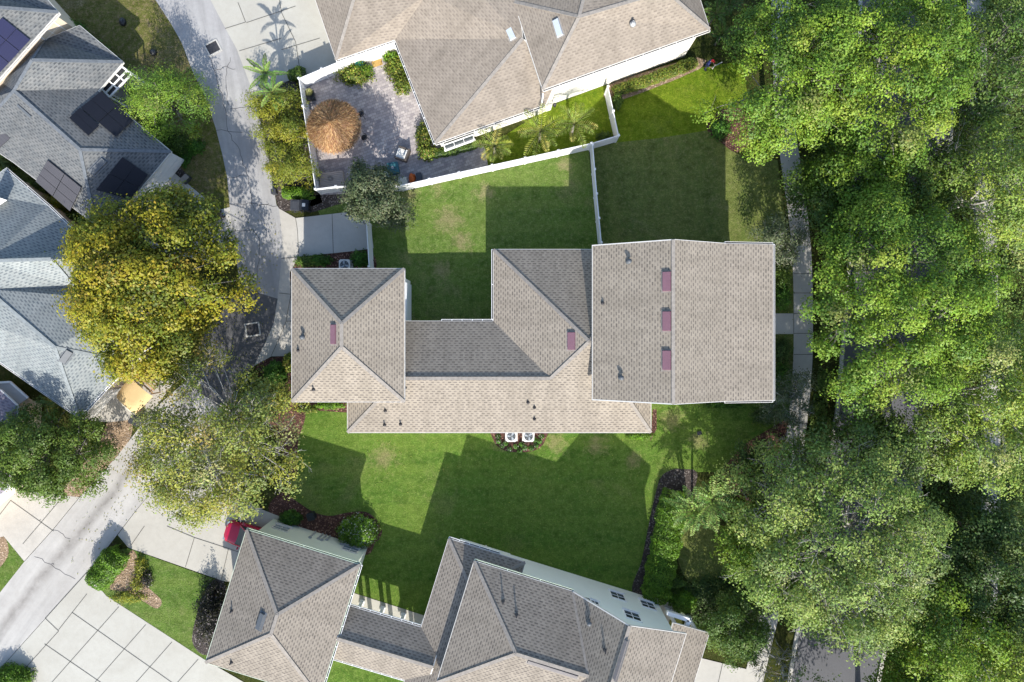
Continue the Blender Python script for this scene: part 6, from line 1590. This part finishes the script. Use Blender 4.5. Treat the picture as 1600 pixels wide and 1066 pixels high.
for i, (x, y, rx, ry, lb) in enumerate(((412, 168, 20, 22, 'yellow frond clump at the upper alley edge of the bamboo row'), (444, 160, 20, 24, 'feathery bamboo clump beside the upper patio fence'), (424, 208, 20, 26, 'yellow green bamboo clump beside the alley, middle of the row'), (456, 212, 20, 28, 'leaning bamboo clump against the fence by the tiki hut'), (441, 256, 20, 28, 'wide bamboo clump in the lower half of the row'), (470, 262, 20, 30, 'lowest bamboo clump touching the patio fence'))):
    tree('bamboo_clump', lb, 'bamboo', x, y, rx, ry, 3.0 - 0.1 * (i % 3), 0.5, 'yellow', 60 + i, 15, 22, 11, 0.19, 0.52, 'bamboo row beside the patio', r0=0.05, sprd=0.2, wratio=0.28, low=0.35, twigs=2, twig_len=0.7, sec=0.6)
palm('bird_of_paradise', 'broad leaved plant with a yellow bloom at the edge of the lime tree', 'plant', 306, 205, 1.2, 9, 0.95, 'yellow', 71, None, leaf=0.20, lw=0.10, droop=0.8, broad=True, trunk_r=0.04, stems=1)
for i, (x, y, lb) in enumerate(((1118, 22, 'banana plant at the top edge beside the cream house'), (1128, 55, 'glossy banana plant above the person with the red cap'), (1140, 5, 'banana plant in shade under the top canopy'))):
    palm('banana_plant', lb, 'plant', x, y, 1.8, 8, 1.4, 'dark', 75 + i, 'banana plants by the top house', leaf=0.32, lw=0.13, droop=1.0, broad=True, trunk_r=0.08)

# ------------------------------------------------------------------ hedges and shrubs
def W2(l): return [P(x, y, 0) for x, y in l]
hedge('hedge', 'long clipped hedge running up from the bottom house to the frond clump', 'hedge', W2([(1020, 938), (1028, 890), (1037, 850), (1046, 800), (1052, 762)]), 2.25, 1.5, 'hedge', 81, 0.12)
hedge('hedge', 'clipped bright hedge at the corner of the bottom driveway and the lane', 'hedge', W2([(156, 910), (168, 892), (183, 872), (199, 857)]), 2.0, 1.55, 'hedge', 82, 0.12)
hedge('hedge', 'low clipped hedge behind the pair of wheelie bins', 'hedge', W2([(444, 303), (470, 303), (494, 304)]), 0.95, 0.9, 'hedge', 83, 0.11)
hedge('hedge', 'low hedge along the wall of the cream house near the person', 'hedge', W2([(956, 146), (1000, 132), (1040, 117), (1088, 98)]), 0.9, 0.7, 'shrub', 84, 0.12)
hedge('hedge', 'dark low hedge under the picture window of the cream house', 'hedge', W2([(676, 242), (700, 238), (745, 226)]), 0.8, 0.6, 'dark', 85, 0.11)
hedge('hedge', 'hedge strip between the top driveway and the patio fence', 'hedge', W2([(452, 122), (480, 114)]), 0.9, 0.8, 'dark', 86, 0.11)
shrub('shrub', 'clipped round hedge ball in the very bottom left corner', 'shrub', 12, 1064, 34, 22, 1.3, 'hedge', 87, 0.12)
shrub('shrub', 'round variegated shrub with pale edge on the mulch island', 'shrub', 557, 834, 33, 26, 1.5, 'hedge', 88, 0.13, flowers=((.40, .45, .36), 0.14))
shrub('shrub', 'low clipped shrub between the mulch island and the mixed tree', 'shrub', 452, 811, 18, 12, 0.9, 'hedged', 89, 0.12)
shrub('shrub', 'rounded clipped shrub at the foot of the bottom house porch', 'shrub', 1068, 944, 23, 18, 1.3, 'hedge', 90, 0.12)
shrub('shrub', 'low dark shrub on soil left of the porch shrub', 'shrub', 1048, 915, 24, 16, 0.7, 'dark', 91, 0.12, rough=0.2)
shrub('shrub', 'dark plum shrub with pale flowers beside the bottom garage wall', 'shrub', 326, 962, 22, 46, 1.8, 'plum', 92, 0.13, rough=0.2)
shrub('shrub', 'round dark green shrub on mulch by the lower corner of the carriage house', 'shrub', 427, 586, 18, 21, 1.6, 'hedged', 93, 0.12)
shrub('shrub', 'dark loose shrub between the mixed tree and the carriage house', 'shrub', 405, 620, 40, 34, 1.7, 'deep', 94, 0.14, rough=0.22)
shrub('shrub', 'yellow green shrub against the carriage house wall above the mulch', 'shrub', 449, 567, 9, 15, 0.8, 'shrub', 95, 0.12)
for i, (x, y, rx, ry, pl, lb) in enumerate(((478, 405, 18, 9, 'dark', 'leafy shrub left of the air conditioner in the carriage house bed'), (500, 403, 16, 9, 'hedged', 'shrub next to the air conditioner, on its left'), (562, 401, 15, 13, 'hedged', 'shrub right of the air conditioner against the short fence'))):
    shrub('shrub', lb, 'shrub', x, y + 3, rx, ry, 0.9, pl, 100 + i, 0.13, rough=0.2)
for i, (x, y, rx, ry, pl, lb) in enumerate(((552, 116, 27, 15, 'shrub', 'patio bed shrubs left of the door mat, low olive mass'), (563, 108, 18, 10, 'hedge', 'bright green shrub behind the olive mass by the turquoise pot'), (620, 103, 20, 20, 'shrub', 'olive shrub right of the door mat'), (628, 128, 14, 17, 'shrub', 'narrow yellowish shrub below the olive shrub along the brown eave'), (612, 88, 14, 8, 'hedge', 'bright green shrub beside the door under the brown eave'), (662, 214, 13, 24, 'shrub', 'tall narrow shrub at the left corner of the brown roof'), (668, 238, 14, 12, 'shrub', 'ochre tinted shrub below the brown roof corner'))):
    shrub('shrub', lb, 'shrub', x, y, rx, ry, 1.0, pl, 110 + i, 0.14, rough=0.2)
for i, (x, y, rx, ry, lb) in enumerate(((218, 888, 9, 18, 'small yellow green shrub on the tan mulch island, upper one'), (213, 912, 10, 13, 'small green shrub in the middle of the tan mulch island'), (200, 934, 26, 9, 'low yellow ground cover along the lower edge of the tan mulch island'), (228, 905, 9, 14, 'dark leaved small shrub on the right of the tan mulch island'))):
    shrub('shrub', lb, 'shrub', x, y, rx, ry, 0.55, 'plum' if i == 3 else 'yellow', 120 + i, 0.12, rough=0.25, core=False, dens=0.7)
for i, (x, y, rx, ry, z, pl, lb) in enumerate(((1224, 425, 13, 26, 0.9, 'dark', 'dark shrub between the house front and the walk, above the path'), (1224, 465, 13, 20, 0.8, 'hedged', 'green shrub just above the front path'), (1224, 548, 13, 20, 0.8, 'deep', 'dark shrub just below the front path'), (1224, 590, 14, 22, 0.9, 'hedged', 'shrub against the house front below the front path'), (1200, 650, 24, 14, 0.8, 'deep', 'low shaded shrub at the lower right house corner'),
        (1132, 632, 30, 6, 0.7, 'hedged', 'narrow shrub strip under the lower gable eave'), (1000, 681, 20, 6, 0.6, 'hedge', 'small bright shrub at the end of the tan south eave'), (1128, 200, 15, 16, 1.2, 'hedged', 'round dark green shrub on the red mulch at the lawn corner'), (1300, 900, 24, 30, 1.2, 'deep', 'understory shrub hidden below the large grey green tree'), (1205, 770, 34, 26, 1.4, 'deep', 'dark low shrub under the twiggy tree below the walk'), (1110, 930, 30, 24, 0.8, 'deep', 'low shaded plant on the dark soil near the porch shrub'), (1190, 900, 26, 30, 1.0, 'deep', 'dim low plant at the foot of the grey green tree'),
        (130, 70, 30, 12, 0.7, 'hedged', 'loose shrub strip along the top edge of the slate house roof'), (160, 92, 22, 12, 0.7, 'dark', 'dark shrub below the porch frame of the slate house'), (112, 45, 22, 14, 0.7, 'hedged', 'shrub at the gap between the two slate roofs'), (268, 222, 26, 22, 0.8, 'dark', 'dark low shrub under the lime tree beside the slate house'), (305, 228, 12, 12, 0.7, 'hedged', 'small round shrub below the yellow bloom'), (88, 318, 22, 14, 1.2, 'yellow', 'bright yellow shrub in the gap between the slate and pale roofs'), (112, 340, 16, 10, 0.9, 'dark', 'dark shrub in the narrow gap beside the grey solar mats'), (55, 292, 20, 10, 0.8, 'dark', 'dark shrub at the upper end of the narrow gap between roofs'), (6, 256, 16, 12, 1.0, 'deep', 'shadowed shrub at the left edge in the gap between roofs'), (536, 98, 8, 4, 0.5, 'hedge', 'little shrub at the foot of the brown roof by the top driveway'), (478, 640, 18, 6, 0.5, 'shrub', 'yellow and red leaved plant strip under the carriage house eave'), (515, 634, 22, 6, 0.5, 'hedge', 'green plant strip under the carriage house eave'), (965, 156, 8, 12, 0.8, 'dark', 'dark shrub inside the corner of the patio fence'), (945, 212, 12, 6, 0.6, 'dark', 'dark low shrub at the lower fence corner'))):
    shrub('shrub', lb, 'shrub', x, y, rx, ry, z, pl, 140 + i, 0.13, rough=0.22)
rng = np.random.default_rng(9)
for i in range(14):
    x, y = [(779, 690), (785, 697), (796, 702), (806, 698), (812, 705), (820, 700), (830, 701), (838, 696), (843, 690), (846, 682), (778, 682), (836, 688), (790, 693), (815, 695)][i]
    shrub('bedding_plant', 'small green and white bedding plant in the mulch round the paired air conditioners', 'plant', x, y, 4.5, 4, 0.32, 'hedged', 200 + i, 0.11, group='bedding plants round the air conditioners', flowers=((.5, .5, .42), 0.12), core=False, dens=0.8)

# ------------------------------------------------------------------ ground cover and litter nobody could count
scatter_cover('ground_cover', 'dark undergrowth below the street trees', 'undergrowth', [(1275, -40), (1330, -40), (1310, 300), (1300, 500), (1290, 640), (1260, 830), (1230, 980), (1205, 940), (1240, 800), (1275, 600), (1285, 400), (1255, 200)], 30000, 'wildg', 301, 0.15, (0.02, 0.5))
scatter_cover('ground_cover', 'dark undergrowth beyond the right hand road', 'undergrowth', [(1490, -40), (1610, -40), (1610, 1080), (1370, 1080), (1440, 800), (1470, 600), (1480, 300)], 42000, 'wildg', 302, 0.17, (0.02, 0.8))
scatter_cover('ground_cover', 'shaded plants round the porch of the bottom house', 'undergrowth', [(1045, 930), (1075, 905), (1150, 890), (1215, 900), (1200, 985), (1165, 1030), (1110, 1010)], 9000, 'deep', 303, 0.14, (0.02, 0.4))
scatter_cover('ground_cover', 'leafy weeds beside the slate house wall', 'undergrowth', [(105, 30), (130, 45), (270, 240), (290, 265), (310, 235), (235, 175), (200, 120), (140, 60)], 9000, 'hedged', 304, 0.13, (0.02, 0.35))
scatter_cover('fallen_leaves', 'fallen yellow leaves lying on the lane and drives by the golden tree', 'leaves', [(330, 330), (440, 330), (430, 520), (400, 570), (300, 680), (200, 830), (120, 900), (90, 860), (180, 720), (300, 560), (370, 450)], 900, 'autumn', 305, 0.10, (0.036, 0.04), per=3, rr=(0.3, 2.0))
scatter_cover('fallen_leaves', 'fallen leaves scattered over the lower back lawn and front walk', 'leaves', [(470, 650), (1240, 640), (1270, 420), (1240, 420), (1200, 690), (1010, 800), (990, 920), (480, 830)], 700, 'mixed', 306, 0.09, (0.03, 0.034), per=3, rr=(0.3, 2.0))
